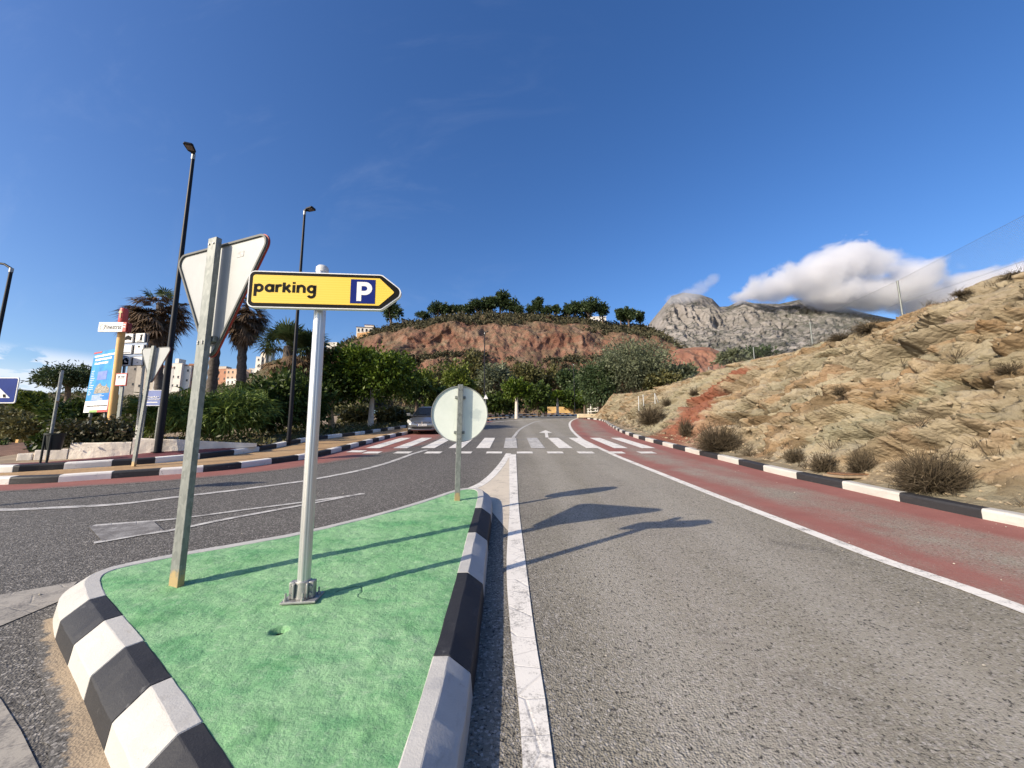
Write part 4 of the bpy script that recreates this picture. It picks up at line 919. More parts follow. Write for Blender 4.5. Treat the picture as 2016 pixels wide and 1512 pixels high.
# ------------------------------------------------------------------ cloud wrapped round the mountain top
def cloud(name, label, y, blobs, dens, dd=260, nscale=.0042, amp=.62, seed=0.):
    """one volume whose density is a union of soft ellipsoids broken up by noise"""
    Bl = []
    for u, v, ru, rv, ry in blobs:
        c = D(u, v, y); Bl.append((c, abs((D(u + ru, v, y) - c).x), abs((D(u, v - rv, y) - c).z), ry))
    lo_ = Vector([min(c[i] - 1.7 * (rx, ry, rz)[i] for c, rx, rz, ry in Bl) for i in range(3)]); hi = Vector([max(c[i] + 1.7 * (rx, ry, rz)[i] for c, rx, rz, ry in Bl) for i in range(3)])
    ctr = (lo_ + hi) / 2; mb = MB(); mb.box((0, 0, 0), hi - lo_)
    m = bpy.data.materials.new(name + '_vapour'); m.use_nodes = True; nt = m.node_tree; nt.nodes.remove(nt.nodes['Principled BSDF'])
    t = nt.nodes.new('ShaderNodeTexCoord').outputs['Object']
    n1 = noise(nt, mapping(nt, t, (1, 1, 1.25), (0, R(25), 0), (seed * 3000, 0, 0)), nscale, 9, .64, .5)
    acc = None
    for c, rx, rz, ry in Bl:
        q_ = mapping(nt, t, (1 / rx, 1 / ry, 1 / rz), (0, 0, 0), tuple(-(c - ctr)[i] / (rx, ry, rz)[i] for i in range(3)))
        L_ = nt.nodes.new('ShaderNodeVectorMath'); L_.operation = 'LENGTH'; nt.links.new(q_, L_.inputs[0]); d1 = math_(nt, 'SUBTRACT', 1, L_.outputs['Value'])
        acc = d1 if acc is None else math_(nt, 'SMOOTH_MAX', acc, d1, .25)
    sh = math_(nt, 'ADD', acc, math_(nt, 'MULTIPLY', math_(nt, 'SUBTRACT', n1, .5), amp * 4))
    den = math_(nt, 'MULTIPLY', ramp(nt, sh, .0, .42), dens)
    vp = nt.nodes.new('ShaderNodeVolumePrincipled'); vp.inputs['Color'].default_value = (.97, .97, .98, 1); vp.inputs['Anisotropy'].default_value = .25
    nt.links.new(den, vp.inputs['Density']); nt.links.new(vp.outputs[0], nt.nodes['Material Output'].inputs['Volume'])
    o = mb.build(name, m, None, 0); o.location = ctr; return tag(o, label, 'cloud', None, 'stuff')
cloud('cloud', 'long white cloud capping the grey mountain behind the embankment', 2500,
      [(1475, 578, 30, 14, 150), (1505, 568, 36, 22, 150), (1550, 556, 48, 32, 170), (1605, 545, 52, 40, 190), (1655, 525, 50, 44, 190), (1715, 522, 50, 42, 190), (1790, 555, 55, 42, 180), (1700, 580, 110, 28, 180), (1860, 590, 70, 34, 170), (1940, 575, 70, 44, 170), (2030, 560, 70, 52, 170)], .023)
cloud('cloud', 'small torn wisp of cloud on the left summit of the mountain', 2480,
      [(1330, 592, 22, 12, 80), (1358, 580, 26, 14, 90), (1382, 565, 18, 14, 80), (1402, 552, 14, 10, 70)], .0055, nscale=.008, amp=.5, seed=.7)

# ------------------------------------------------------------------ signs on the island
b0 = G(347, 1153, .2); AT = .361
tr = empty('yield_sign', 'back of a large tilted triangular sign on a galvanised post on the green island', 'road sign', b0, -AT)
top_ = D(424, 470, b0.y); tr.rotation_euler = Euler((0, math.atan2(top_.x - b0.x, top_.z - b0.z), 0)).to_matrix().to_4x4().to_euler()
tr.rotation_euler = (Matrix.Rotation(math.atan2(top_.x - b0.x, top_.z - b0.z), 4, 'Y') @ Matrix.Rotation(-AT, 4, 'Z')).to_euler()
hp_ = top_.z - b0.z
mb = MB(); mb.box((0, 0, hp_ / 2 - .15), (.108, .050, hp_ + .3)); mb.build('post', M_GALV, tr, 0, .006)
Lt, ht = 1.28, 1.28 * .866; zt = hp_ - .02
tri = rpoly([(-Lt / 2, zt), (Lt / 2, zt), (0, zt - ht)], .085, 8)
ox = -.02
mb = MB(); mb.plate([(x + ox, z) for x, z in tri], .075, .079, 0); mb.build('back_panel', M_BACK, tr, 0)
inn = rpoly([(-Lt / 2 + .03, zt - .018), (Lt / 2 - .03, zt - .018), (0, zt - ht + .036)], .068, 8)
def ring(mb, A, Bp, y0, y1, mi=0):
    n = len(A); vs = [(x, y, z) for P in (A, Bp) for y in (y0, y1) for x, z in P]
    for i in range(n):
        j = (i + 1) % n
        a0, a1, c0, c1 = i, n + i, 2 * n + i, 3 * n + i; A0, A1, C0, C1 = j, n + j, 2 * n + j, 3 * n + j
        for fq in ((a0, A0, A1, a1), (c0, c1, C1, C0), (a0, c0, C0, A0), (a1, A1, C1, c1)):
            bi = len(mb.v); mb.v += [vs[q] for q in fq]; mb.f.append((bi, bi + 1, bi + 2, bi + 3)); mb.m.append(mi)
mb = MB(); ring(mb, [(x + ox, z) for x, z in tri], [(x + ox, z) for x, z in inn], .060, .0745); mb.build('rim', M_EDGE, tr, 0)
tri2_ = rpoly([(-Lt / 2 - .012, zt + .008), (Lt / 2 + .012, zt + .008), (0, zt - ht - .016)], .09, 8)
mb = MB(); mb.plate([(x + ox, z) for x, z in tri2_], .080, .094, 0); mb.build('front_face', M_REDRIM, tr, 0)
for zz in (zt - ht * .80,): MB().box((0, .048, zz), (.24 if zz > zt - .2 else .15, .035, .05)).build('bracket', M_GALV, tr, 0, .004)
for zz in (hp_ - .06, zt - ht * .83, zt - ht * .80 - .05):
    for xx in (-.028, .028): MB().tube([(xx, -.025, zz), (xx, -.033, zz)], [.010, .008], 10).build('bolt', M_STEEL, tr, 40)
mb = MB(); mb.box((.235, .0735, zt - .135), (.085, .002, .05)); mb.build('sticker', mat('old_paper_sticker', (.46, .46, .45), .8, .35, 30), tr, 0)

b0 = G(596, 1181, .2); top_ = D(635, 526, b0.y); AP = -.1165
pk = empty('parking_sign', 'yellow arrow sign reading parking on a fluted white aluminium pole', 'road sign', b0)
pk.rotation_euler = (Matrix.Rotation(math.atan2(top_.x - b0.x, top_.z - b0.z), 4, 'Y') @ Matrix.Rotation(-AP, 4, 'Z')).to_euler()
hp_ = top_.z - b0.z; fl = [1, 1, .985, .93, .985, 1]
mb = MB(); mb.tube([(0, 0, .03), (0, 0, hp_ - .035)], .045, 48, flute=fl); mb.build('pole', M_ALU, pk, 28)
mb = MB(); mb.lathe([(.0, hp_ + .010), (.035, hp_ + .006), (.047, hp_ - .008), (.0485, hp_ - .05), (.044, hp_ - .05)], 32); mb.build('pole_cap', mat('pale_grey_cap', (.60, .60, .58), .5, .06), pk, 40)
mb = MB(); mb.box((0, 0, .013), (.235, .19, .016)); mb.build('base_plate', M_STEEL, pk, 0, .004)
mb = MB(); mb.tube([(0, 0, .02), (0, 0, .135)], [.062, .056], 24)
for sx in (-1, 1):
    mb.box((sx * .066, -.008, .078), (.034, .065, .110)); mb.box((sx * .046, -.050, .078), (.014, .034, .100))
mb.build('clamp', M_STEEL, pk, 30, .004)
for x_, y_ in ((-.092, -.066), (.026, -.076), (.095, .04), (-.09, .066)): MB().tube([(x_, y_, .02), (x_, y_, .036), (x_, y_, .037), (x_, y_, .07)], [.014, .014, .007, .007], 8).build('anchor_bolt', M_STEEL, pk, 30)
for zz in (.055, .10):
    for sx in (-1, 1): MB().tube([(sx * .066, -.040, zz), (sx * .066, -.052, zz)], .010, 8).build('clamp_bolt', M_STEEL, pk, 30)
# sign body: local x along the sign, front towards the camera (-y)
Ls, hs_, tip = .99, .294, .184
zb = 2.635 - b0.z; xb = -(.99 * .555) + .052
off = Matrix.Rotation(-math.atan2(top_.x - b0.x, top_.z - b0.z), 4, 'Y')
def arrow(ins, r):
    o_ = [(xb + ins, zb + ins), (xb + Ls - ins * .25, zb + ins), (xb + Ls + tip - ins * 1.25, zb + hs_ / 2), (xb + Ls - ins * .25, zb + hs_ - ins), (xb + ins, zb + hs_ - ins)]
    return rpoly(o_, [r, .05, .055, .05, r], 8)
sb = MB(); sb.plate(arrow(0, .045), -.100, -.060); sbo = sb.build('sign_body', M_WHT, pk, 0, .003)
mb = MB(); mb.plate(arrow(.009, .037), -.1025, -.1010); mb.build('black_border', M_BLK, sbo, 0)
mb = MB(); mb.plate([(xb + .036 + 0, z) if False else (x, z) for x, z in rpoly([(xb + .034, zb + .034), (xb + Ls - .016, zb + .034), (xb + Ls + tip - .082, zb + hs_ / 2), (xb + Ls - .016, zb + hs_ - .034), (xb + .034, zb + hs_ - .034)], [.02, .008, .012, .008, .02], 6)], -.1045, -.1030)
mb.build('yellow_field', M_YEL, sbo, 0)
def arc(cx, cy, r, a0, a1, n=18): return [(cx + r * math.cos(R(a0 + (a1 - a0) * k / n)), cy + r * math.sin(R(a0 + (a1 - a0) * k / n))) for k in range(n + 1)]
GLY = [(1.12, [[(.12, -.55), (.12, 1.)], arc(.52, .5, .38, 0, 360)]), (1.12, [arc(.5, .5, .38, 0, 360), [(.90, 0), (.90, 1.)]]), (.74, [[(.12, 0), (.12, 1.)], arc(.50, .49, .38, 175, 62)]), (1.02, [[(.12, 0), (.12, 1.27)], [(.20, .42), (.80, .98)], [(.40, .56), (.86, .02)]]),
       (.40, [[(.14, 0), (.14, .98)], [(.14, 1.12), (.14, 1.36)]]), (1.10, [[(.12, 0), (.12, 1.)], arc(.50, .52, .37, 180, 0), [(.87, .53), (.87, 0)]]), (1.14, [arc(.5, .5, .38, 0, 360), [(.90, 1.), (.90, -.14)], arc(.51, -.14, .39, 0, -152)])]
cur = 0; lx0, lz0, xh, WD = xb + .048, zb + .122, .0635, .455
tot = sum(g[0] for g in GLY) + .10 * 6; kx = WD / tot
for wv__, strokes in GLY:                                          # each letter cut as broad strokes, one part per letter
    mb = MB()
    for st_ in strokes:
        pts = [Vector((lx0 + (cur + x) * kx, lz0 + z * xh)) for x, z in st_]
        for k in range(len(pts)):
            a = pts[max(k - 1, 0)]; c = pts[min(k + 1, len(pts) - 1)]; d = (c - a).normalized(); nn = Vector((-d.y, d.x)) * .0108
            p_, q_ = pts[k] + nn, pts[k] - nn; mb.v += [(p_.x, -.1058, p_.y), (q_.x, -.1058, q_.y)]
            if k: b2 = len(mb.v); mb.f.append((b2 - 4, b2 - 3, b2 - 1, b2 - 2)); mb.m.append(0)
    mb.build('letter', M_BLK, sbo, 0); cur += wv__ + .10
px0, pw = xb + .755, .188
mb = MB(); mb.plate([(px0, zb + .048), (px0 + pw, zb + .048), (px0 + pw, zb + .048 + .198), (px0, zb + .048 + .198)], -.1065, -.1050); mb.build('blue_square', M_NAVY, sbo, 0)
mb = MB(); x0, z0 = px0 + .048, zb + .067
outer = [(x0, z0), (x0 + .036, z0), (x0 + .036, z0 + .052)] + [(x0 + .058 + .052 * math.cos(a), z0 + .105 + .053 * math.sin(a)) for a in np.linspace(-math.pi / 2, math.pi / 2, 12)] + [(x0, z0 + .158)]
inner_ = [(x0 + .036, z0 + .084)] + [(x0 + .056 + .021 * math.cos(a), z0 + .105 + .021 * math.sin(a)) for a in np.linspace(-math.pi / 2, math.pi / 2, 12)] + [(x0 + .036, z0 + .126)]
# letter P as stem plus a bowl ring
mb.plate([(x0, z0), (x0 + .036, z0), (x0 + .036, z0 + .158), (x0, z0 + .158)], -.1078, -.1068)
bo = [(x0 + .0361, z0 + .0505)] + [(x0 + .062 + .0545 * math.cos(a), z0 + .104 + .0540 * math.sin(a)) for a in np.linspace(-math.pi / 2, math.pi / 2, 16)] + [(x0 + .0361, z0 + .158)]
bi_ = [(x0 + .0361, z0 + .084)] + [(x0 + .058 + .0215 * math.cos(a), z0 + .104 + .0200 * math.sin(a)) for a in np.linspace(-math.pi / 2, math.pi / 2, 16)] + [(x0 + .0361, z0 + .124)]
for i in range(len(bo) - 1):
    mb.add([(bo[i][0], -.1078, bo[i][1]), (bo[i + 1][0], -.1078, bo[i + 1][1]), (bi_[i + 1][0], -.1078, bi_[i + 1][1]), (bi_[i][0], -.1078, bi_[i][1])], [(0, 1, 2, 3)])
mb.build('letter', M_WHT, sbo, 0)
# keep the sign itself level while the pole leans a little
b0 = G(900, 986, .2); top_ = D(907, 757, b0.y)
rs = empty('keep_right_sign', 'stained pale back of a round sign on a short post at the island tip', 'road sign', b0)
rs.rotation_euler = (Matrix.Rotation(math.atan2(top_.x - b0.x, top_.z - b0.z), 4, 'Y') @ Matrix.Rotation(.16, 4, 'Z')).to_euler()
hp_ = top_.z - b0.z; cz_ = 2.05 - b0.z; rr = .428
mb = MB(); mb.box((0, 0, hp_ / 2 - .1), (.078, .042, hp_ + .2)); mb.build('post', M_GALV, rs, 0, .004)
circ = lambda r, n=56: [(r * math.cos(2 * math.pi * i / n), r * math.sin(2 * math.pi * i / n)) for i in range(n)]
def atz(o, z): o.location = (0, 0, z); return o
mb = MB(); mb.plate(circ(rr - .012), .056, .060); atz(mb.build('back_panel', M_BACKR, rs, 0), cz_)
mb = MB(); ring(mb, circ(rr), circ(rr - .011), .040, .066); atz(mb.build('rim', mat('dull_metal_rim', (.30, .31, .30), .5, .15, 8, 0, 60, .4), rs, 0), cz_)
mb = MB(); mb.plate(circ(rr - .012), .0615, .064); atz(mb.build('front_face', M_BLUE, rs, 0), cz_)
for zz in (cz_ + .36, cz_ - .02, cz_ - .38):
    for xx in (-.02, .02): MB().tube([(xx, -.021, zz), (xx, -.028, zz)], .006, 8).build('bolt', M_TAG, rs, 40)
for zz in (cz_ + .25, cz_ - .28): MB().box((0, .038, zz), (.16, .032, .04)).build('bracket', M_GALV, rs, 0, .003)

# ------------------------------------------------------------------ street lamps
def lamp(label, base, top, r0, r1, head_dir, group='black street lamps along the road', hl=.45, arm=0.):
    r = empty('street_lamp', label, 'street lamp', base, 0, group); d = Vector(top) - Vector(base)
    mb = MB(); mb.tube([(0, 0, -.3), (0, 0, 1.0), d * .5, d * .985], [r0, r0, (r0 + r1) / 2, r1], 14); mb.tube([(0, 0, .02), (0, 0, .04)], [r0 * 1.7] * 2, 14)
    mb.build('pole', M_LAMP, r, 60)
    a = math.atan2(head_dir[1], head_dir[0]); Mh = Matrix.Translation(d) @ Matrix.Rotation(a, 4, 'Z') @ Matrix.Rotation(R(-5), 4, 'Y')
    mb = MB(); mb.tube([(0, 0, -.16), (0, 0, .0)], [r1 * 1.15, r1 * 1.15], 12, 0, True, Matrix.Translation(d)); mb.build('collar', M_STEEL, r, 60)
    if arm: mb = MB(); mb.tube([(0, 0, -.02), (arm * .3, 0, .12), (arm, 0, .16)], [r1 * .9, r1 * .8, r1 * .7], 10, 0, True, Mh); mb.build('arm', M_LAMP, r, 60); Mh = Mh @ Matrix.Translation((arm - .02, 0, .14))
    out = [(-.03, -.04), (.07, -.05), (.13, -.11), (hl - .04, -.135), (hl, -.10), (hl, .10), (hl - .04, .135), (.13, .11), (.07, .05), (-.03, .04)]
    n = len(out); vs = [(x, y, .0) for x, y in out] + [(x * .97, y * .9, .07) for x, y in out]
    mb = MB(); mb.add(vs, [tuple(range(n)), tuple(reversed(range(n, 2 * n)))] + [(i, (i + 1) % n, (i + 1) % n + n, i + n) for i in range(n)], 0, Mh); hd = mb.build('lamp_head', M_LAMP, r, 30, .012)
    mb = MB(); mb.box((hl * .66, 0, -.004), (hl * .46, .18, .008), 0, Mh); mb.build('lens', M_LENS, hd, 0)
    return r
def lb(u, v, h): return G(u, v, h)
b_ = lb(310, 892, .27); t_ = D(381, 305, b_.y); lamp('nearest tall black street lamp, before the white wall, head facing the road', b_, t_, .088, .046, (.35, -1))
b_ = G(568, 868, .3); t_ = D(600, 416, b_.y); lamp('second black street lamp, rising behind the yellow parking sign', b_, t_, .075, .042, (1, -.25), hl=.44)
t_ = D(23, 528, 13.5); b_ = Vector((t_.x - .02, 13.5, gz1(t_.x, 13.5))); lamp('cut off street lamp at the left edge with its arm leaning out of frame', b_, t_, .065, .05, (-1, -.1), arm=.9)
t_ = D(954, 655, 43); b_ = Vector((D(954, 815, 43).x, 43, S * 43 + .2)); lamp('far thin street lamp standing above the round sign by the road bend', b_, t_, .085, .05, (.9, -.4))
t_ = D(1129, 717, 66); b_ = Vector((D(1132, 815, 66).x, 66, S * 66)); lamp('farthest street lamp before the ochre wall and right-hand tree', b_, t_, .085, .055, (.9, -.2))

# ------------------------------------------------------------------ white wall and the signs round it on the left
wl = empty('whitewashed_wall', 'low rough whitewashed wall along the maroon pavement', 'wall', (0, 0, 0))
def wall_y(u): return float(np.interp(u, [30, 134, 214, 256, 300, 360, 411, 506], [10.35, 10.7, 10.9, 11.05, 11.2, 11.45, 11.75, 12.4]))
def wallseg(name, px, th=.32, seed=0):
    """px: (u, v_base, v_top); rough plastered wall with depth"""
    pts = []
    for u, v, vt in px:
        p = D(u, v, wall_y(u)); pts.append((p.x, p.y, p.z - .08, D(u, vt, p.y).z))
    A = np.array(pts); L = np.concatenate([[0], np.cumsum(np.hypot(np.diff(A[:, 0]), np.diff(A[:, 1])))]); s = np.arange(0, L[-1] + .05, .06)
    Q = np.stack([np.interp(s, L, A[:, k]) for k in range(4)], -1); N = normals2(Q); nv = 12; V = []
    for side in (0, 1):
        for j in range(nv + 1):
            z = Q[:, 2] + (Q[:, 3] - Q[:, 2]) * j / nv; o_ = side * th
            V.append(np.column_stack([Q[:, 0] + N[:, 0] * o_, Q[:, 1] + N[:, 1] * o_, z]))
    V = np.stack(V[:nv + 1] + V[nv + 1:][::-1], 1); n3 = fbm(V * 3.2, 4, seed) * .022 + .012 * ridged(V * 2.0, 3, seed + 2); V = V + n3[..., None] * np.array([.3, -1, .25])
    V2 = np.concatenate([V, V[:, :1]], 1)
    mbx = rawmesh(name, V2.reshape(-1, 3), grid_faces(*V2.shape[:2]), M_WALL, wl, True); return mbx
wallseg('wall', [(134, 905, 872), (214, 898, 871), (256, 894, 870)], seed=1)
wallseg('wall', [(258, 894, 862), (300, 889, 864), (360, 885, 866), (411, 881, 869), (506, 875, 873)], seed=4)
st = MB()
for u0, u1, v0, v1 in ((30, 62, 911, 893), (64, 92, 909, 886), (92, 132, 906, 884)):
    p, q_ = D(u0, v0, wall_y(u0)), D(u1, v0 - 3, wall_y(u1)); zt_ = D((u0 + u1) / 2, v1, (p.y + q_.y) / 2).z
    d_ = (q_ - p); d_.z = 0; nn = Vector((-d_.y, d_.x, 0)).normalized() * .5
    st.add([p + Vector((0, 0, -.1)), q_ + Vector((0, 0, -.1)), q_ + nn + Vector((0, 0, -.1)), p + nn + Vector((0, 0, -.1)), *(Vector((w.x, w.y, zt_)) for w in (p, q_, q_ + nn, p + nn))], [(0, 1, 2, 3), (4, 5, 6, 7), (0, 1, 5, 4), (1, 2, 6, 5), (2, 3, 7, 6), (3, 0, 4, 7)])
st.build('step_block', M_WALL, wl, 0, .02)

def bars(mb, x0, x1, z, h, rng, y, gap=.12, M=None):              # illegible small print as short dashes
    x = x0
    while x < x1:
        w = min(rng.uniform(.5, 1.6) * h, x1 - x); zz = z + rng.uniform(-.08, .08) * h
        mb.box((x + w / 2, y, zz), (w, .003, h * rng.uniform(.75, 1.0)), 0, M); x += w + h * gap * rng.uniform(.6, 2.2)

# ochre signpost with the Finestrat arrow
YB = 12.6
pb_, pt_ = D(214, 868, YB), D(245, 608, YB)
fp = empty('signpost', 'ochre round post with red cap and white arrow reading Finestrat', 'signpost', (pb_.x, YB, gz1(pb_.x, YB)))
g0 = fp.location.copy(); lx_ = (pt_.x - pb_.x) / (pt_.z - pb_.z)
def on(zw): return Vector((pb_.x + (zw - pb_.z) * lx_ - g0.x, 0, zw - g0.z))
zc = D(243, 640, YB).z; ztp = pt_.z
mb = MB(); mb.tube([on(g0.z - .2), on(zc)], .100, 20); mb.build('post', M_OCHRE, fp, 60)
mb = MB(); mb.tube([on(zc), on(zc + .05), on((zc + ztp) / 2), on(ztp - .04), on(ztp)], [.105, .122, .118, .108, .098], 20); cp = mb.build('post_cap', M_CAPRED, fp, 60)
mb = MB(); cc = on((zc + ztp) / 2 + .12)
for k in range(7):                                               # pale star-like leaf painted on the cap
    a = math.pi * (k / 6 - .0); e = Vector((math.cos(a) * .085, 0, math.sin(a) * .11 - .02)); s_ = Vector((-e.z, 0, e.x)).normalized() * .018
    mb.add([cc + Vector((0, -.124, 0)) - s_, cc + Vector((0, -.124, 0)) + s_, cc + Vector((0, -.118, 0)) + e], [(0, 1, 2)])
mb.add([cc + Vector((-.015, -.122, 0)), cc + Vector((.015, -.122, 0)), cc + Vector((.035, -.125, -.18)), cc + Vector((.01, -.126, -.18))], [(0, 1, 2, 3)])
mb.build('leaf_emblem', mat('pale_gold_paint', (.55, .48, .22), .5, .1), cp, 0)
pA, pB = D(193, 653, YB - .25), D(256, 636, YB - .25); za, zb2 = D(193, 653, YB - .25).z, D(193, 634.5, YB - .25).z
mb = MB(); xa, xc = pA.x - g0.x, D(243, 640, YB - .25).x - g0.x
mb.plate([(xa, za - g0.z), (xc, za - g0.z), (xc, zb2 - g0.z), (xa, zb2 - g0.z)], -.26, -.20); ab = mb.build('arrow_board', M_WHT, fp, 0, .006)
hh_ = zb2 - za
text_mb('Finestrat', M_BLK, 'lettering', ab, xa + (xc - xa) * .25, za - g0.z + hh_ * .27, (xc - xa) * .70, hh_ * .46, -.263, .008, space=1.1)
mb = MB(); hx, hz = xa + .07, za - g0.z + hh_ * .2
for pth in ([(hx, hz), (hx - .02, hz + .12), (hx + .05, hz + .19), (hx + .15, hz + .11)], [(hx, hz), (hx + .1, hz), (hx + .1, hz + .05)]): mb.tube([(x, -.262, z) for x, z in pth], .006, 5)
mb.build('castle_outline', mat('pale_olive_line', (.55, .54, .40), .6, .1), ab, 0)
mb = MB(); mb.box((xc + .055, -.225, za - g0.z + hh_ / 2), (.11, .085, hh_)); rb_ = mb.build('red_end_panel', M_CAPRED, fp, 0, .005)
for f_ in (.5, .75): mb = MB(); bars(mb, xc + .02, xc + .09, za - g0.z + hh_ * f_, .05, random.Random(3), -.269, .0); mb.build('print', M_WHT, rb_, 0)
mb = MB(); mb.box((xc + .135, -.17, za - g0.z + hh_ / 2), (.05, .10, hh_ * .96)); mb.build('clamp', M_DKRED, fp, 0, .01)

# blue information banner on two posts
YA = 13.2
ul, ur = D(190, 699, YA + .6), D(231, 683, YA - .25); ll, lr = D(164.5, 814, YA + .6), D(212, 811, YA - .25)
org = Vector((lr.x, lr.y, gz1(lr.x, lr.y)))
ex = Vector((ll.x - lr.x, ll.y - lr.y, 0)); wB = ex.length; hB = (ul.z + ur.z) / 2 - (ll.z + lr.z) / 2; zB = lr.z - org.z
bn_ = empty('information_board', 'tall blue printed information board on two steel posts above the wall', 'information board', org, math.atan2(-ex.y, -ex.x) , None)
lnB = ((ul.x - ll.x) + (ur.x - lr.x)) / 2 / hB
bn_.rotation_euler = (Matrix.Rotation(math.atan(lnB) * .9, 4, 'Y') @ Matrix.Rotation(math.atan2(-ex.y, -ex.x), 4, 'Z')).to_euler()
def bx_(mb, x0, x1, z0, z1, y=-.03, d=.004, mi=0): mb.box(((x0 + x1) / 2 * wB - wB, y, zB + (z0 + z1) / 2 * hB), ((x1 - x0) * wB, d, (z1 - z0) * hB), mi)
mb = MB(); bx_(mb, 0, 1, 0, 1, 0, .06, 0); pn_ = mb.build('panel', M_CYAN, bn_, 0, .004)
mb = MB(); bx_(mb, 0, 1, 0, .185, -.032); mb.build('white_footer', M_WHT, pn_, 0)
mb = MB(); bx_(mb, .25, .58, .0, .035, -.0345); mb.build('green_stripe', M_LGREEN, pn_, 0)
for q_ in ((.58, 1, .0, .035), (.97, 1, .0352, .7), (0, .35, .975, 1)): mb = MB(); bx_(mb, *q_, -.0345); mb.build('red_stripe', M_CAPRED, pn_, 0)
mb = MB(); bx_(mb, .25, .97, .185, .29, -.032); mb.build('blue_block', M_DBLUE, pn_, 0)
mb = MB(); bx_(mb, .33, .72, .52, .66, -.032); mb.build('pale_blue_map', M_PALEB, pn_, 0)
mb = MB(); mb.plate([((x - 1) * wB, zB + z * hB) for x, z in ((.30, .30), (.92, .30), (.92, .37), (.82, .40), (.78, .45), (.74, .41), (.60, .42), (.50, .47), (.40, .44), (.33, .38))], -.034, -.031); mb.build('town_photo', M_PHOTO, pn_, 0)
rng_ = random.Random(8); mb = MB()
for z, x0, x1, h in ((.925, .06, .90, .035), (.865, .12, .80, .034), (.80, .12, .68, .034)): mb = MB(); bars(mb, (x0 - 1) * wB, (x1 - 1) * wB, zB + z * hB, h * hB, rng_, -.034, .0); mb.build('title_line', M_WHT, pn_, 0)
for i in range(5): mb = MB(); bars(mb, -.75 * wB, (-.75 + rng_.uniform(.35, .5)) * wB, zB + (.275 - i * .018) * hB, .007 * hB, rng_, -.0345, .0); mb.build('text_line', M_WHT, pn_, 0)
for i in range(14): mb = MB(); bars(mb, -.95 * wB, (-.95 + rng_.uniform(.08, .2)) * wB, zB + (.68 - i * .03) * hB, .008 * hB, rng_, -.0335, .0); mb.build('text_line', M_WHT, pn_, 0)
mb = MB(); bars(mb, -.9 * wB, -.05 * wB, zB + .10 * hB, .022 * hB, rng_, -.0345); mb.build('small_logos', M_TAG, pn_, 0)
for fx in (.18, .80):
    mb = MB(); mb.box(((fx - 1) * wB, .06, zB * .5 - .1), (.11, .07, zB + .6)); mb.build('post', M_GALV, bn_, 0)

# white icon panels on a double post
YI = 13.4
c0_, c1_ = D(248, 676, YI), D(298, 657, YI); gI = Vector((c0_.x, YI, gz1(c0_.x, YI)))
ic_ = empty('icon_sign_panel', 'grid of small white pictogram panels on dark slats beside the ochre post', 'sign', gI)
lnI = -(D(243, 720, YI).x - c0_.x) / (c0_.z - D(243, 720, YI).z)
ic_.rotation_euler = (0, math.atan(lnI) * 1.0, 0)
def lz(v): return D(250, v, YI).z - gI.z
wI = c1_.x - c0_.x; cw = wI * .42; Icons = {}
for r_, (v1, v0) in enumerate(((675, 657.5), (697.5, 680.5), (720.5, 703.5))):
    z0, z1 = lz(v1), lz(v0); mb = MB(); mb.box((wI * .5, .05, (z0 + z1) / 2), (wI * 1.04, .05, z1 - z0)); sl_ = mb.build('dark_slat', M_TAG, ic_, 0)
    for c_ in range(2):
        x0 = wI * (.07 + .49 * c_); x1 = x0 + cw * .86; mb = MB(); mb.box(((x0 + x1) / 2, .0, (z0 + z1) / 2), (x1 - x0, .05, (z1 - z0) * .99)); pnl = mb.build('white_panel', M_WHT, ic_, 0)
        mb = MB(); W_, H_ = x1 - x0, z1 - z0
        def pg(pts): mb.plate([(x0 + a * W_, z0 + b2 * H_) for a, b2 in pts], -.029, -.026)
        if (r_, c_) == (0, 0): pg([(.05, .28), (.14, .28), (.14, .5), (.25, .72), (.36, .72), (.36, .8), (.6, .8), (.6, .72), (.72, .72), (.8, .6), (.95, .58), (.88, .42), (.86, .2), (.72, .26), (.5, .34), (.3, .3)])
        elif (r_, c_) == (0, 1): pg([(.48, .22), (.76, .22), (.74, .62), (.8, .8), (.70, .9), (.60, .78), (.46, .74), (.58, .64)]); pg([(.15, .08), (.8, .08), (.8, .16), (.15, .16)])
        elif (r_, c_) == (1, 0): pg([(.05, .12), (.92, .12), (.92, .18), (.05, .18)])
        elif (r_, c_) == (1, 1): pg([(.40, .72), (.58, .70), (.60, .84), (.50, .92), (.40, .86)])
        elif (r_, c_) == (2, 0): pg([(.15, .12), (.85, .12), (.85, .62), (.62, .9), (.40, .9), (.15, .66)])
        else: pg([(.45, .3), (.6, .3), (.6, .36), (.45, .36)])
        if mb.v: mb.build('pictogram', M_BLK, pnl, 0)
        if (r_, c_) == (2, 0): mb = MB(); mb.plate([(x0 + a * W_, z0 + b2 * H_) for a, b2 in ((.38, .40), (.70, .34), (.70, .44), (.48, .54), (.48, .66), (.38, .66))], -.032, -.0295); mb.build('pictogram_detail', M_WHT, pnl, 0)
for v1, v0 in ((680, 676), (702.5, 698)):
    mb = MB(); mb.box((wI * .5, .03, (lz(v1) + lz(v0)) / 2), (wI * 1.02, .05, lz(v0) - lz(v1))); mb.build('pale_blue_strip', mat('pale_blue_strip', (.30, .38, .52), .5, .08), ic_, 0)
for fx in (.1, .9): mb = MB(); mb.box((wI * fx, .085, lz(657) / 2 - .2), (.06, .05, lz(657) + .4)); mb.build('post', M_STEEL, ic_, 0)

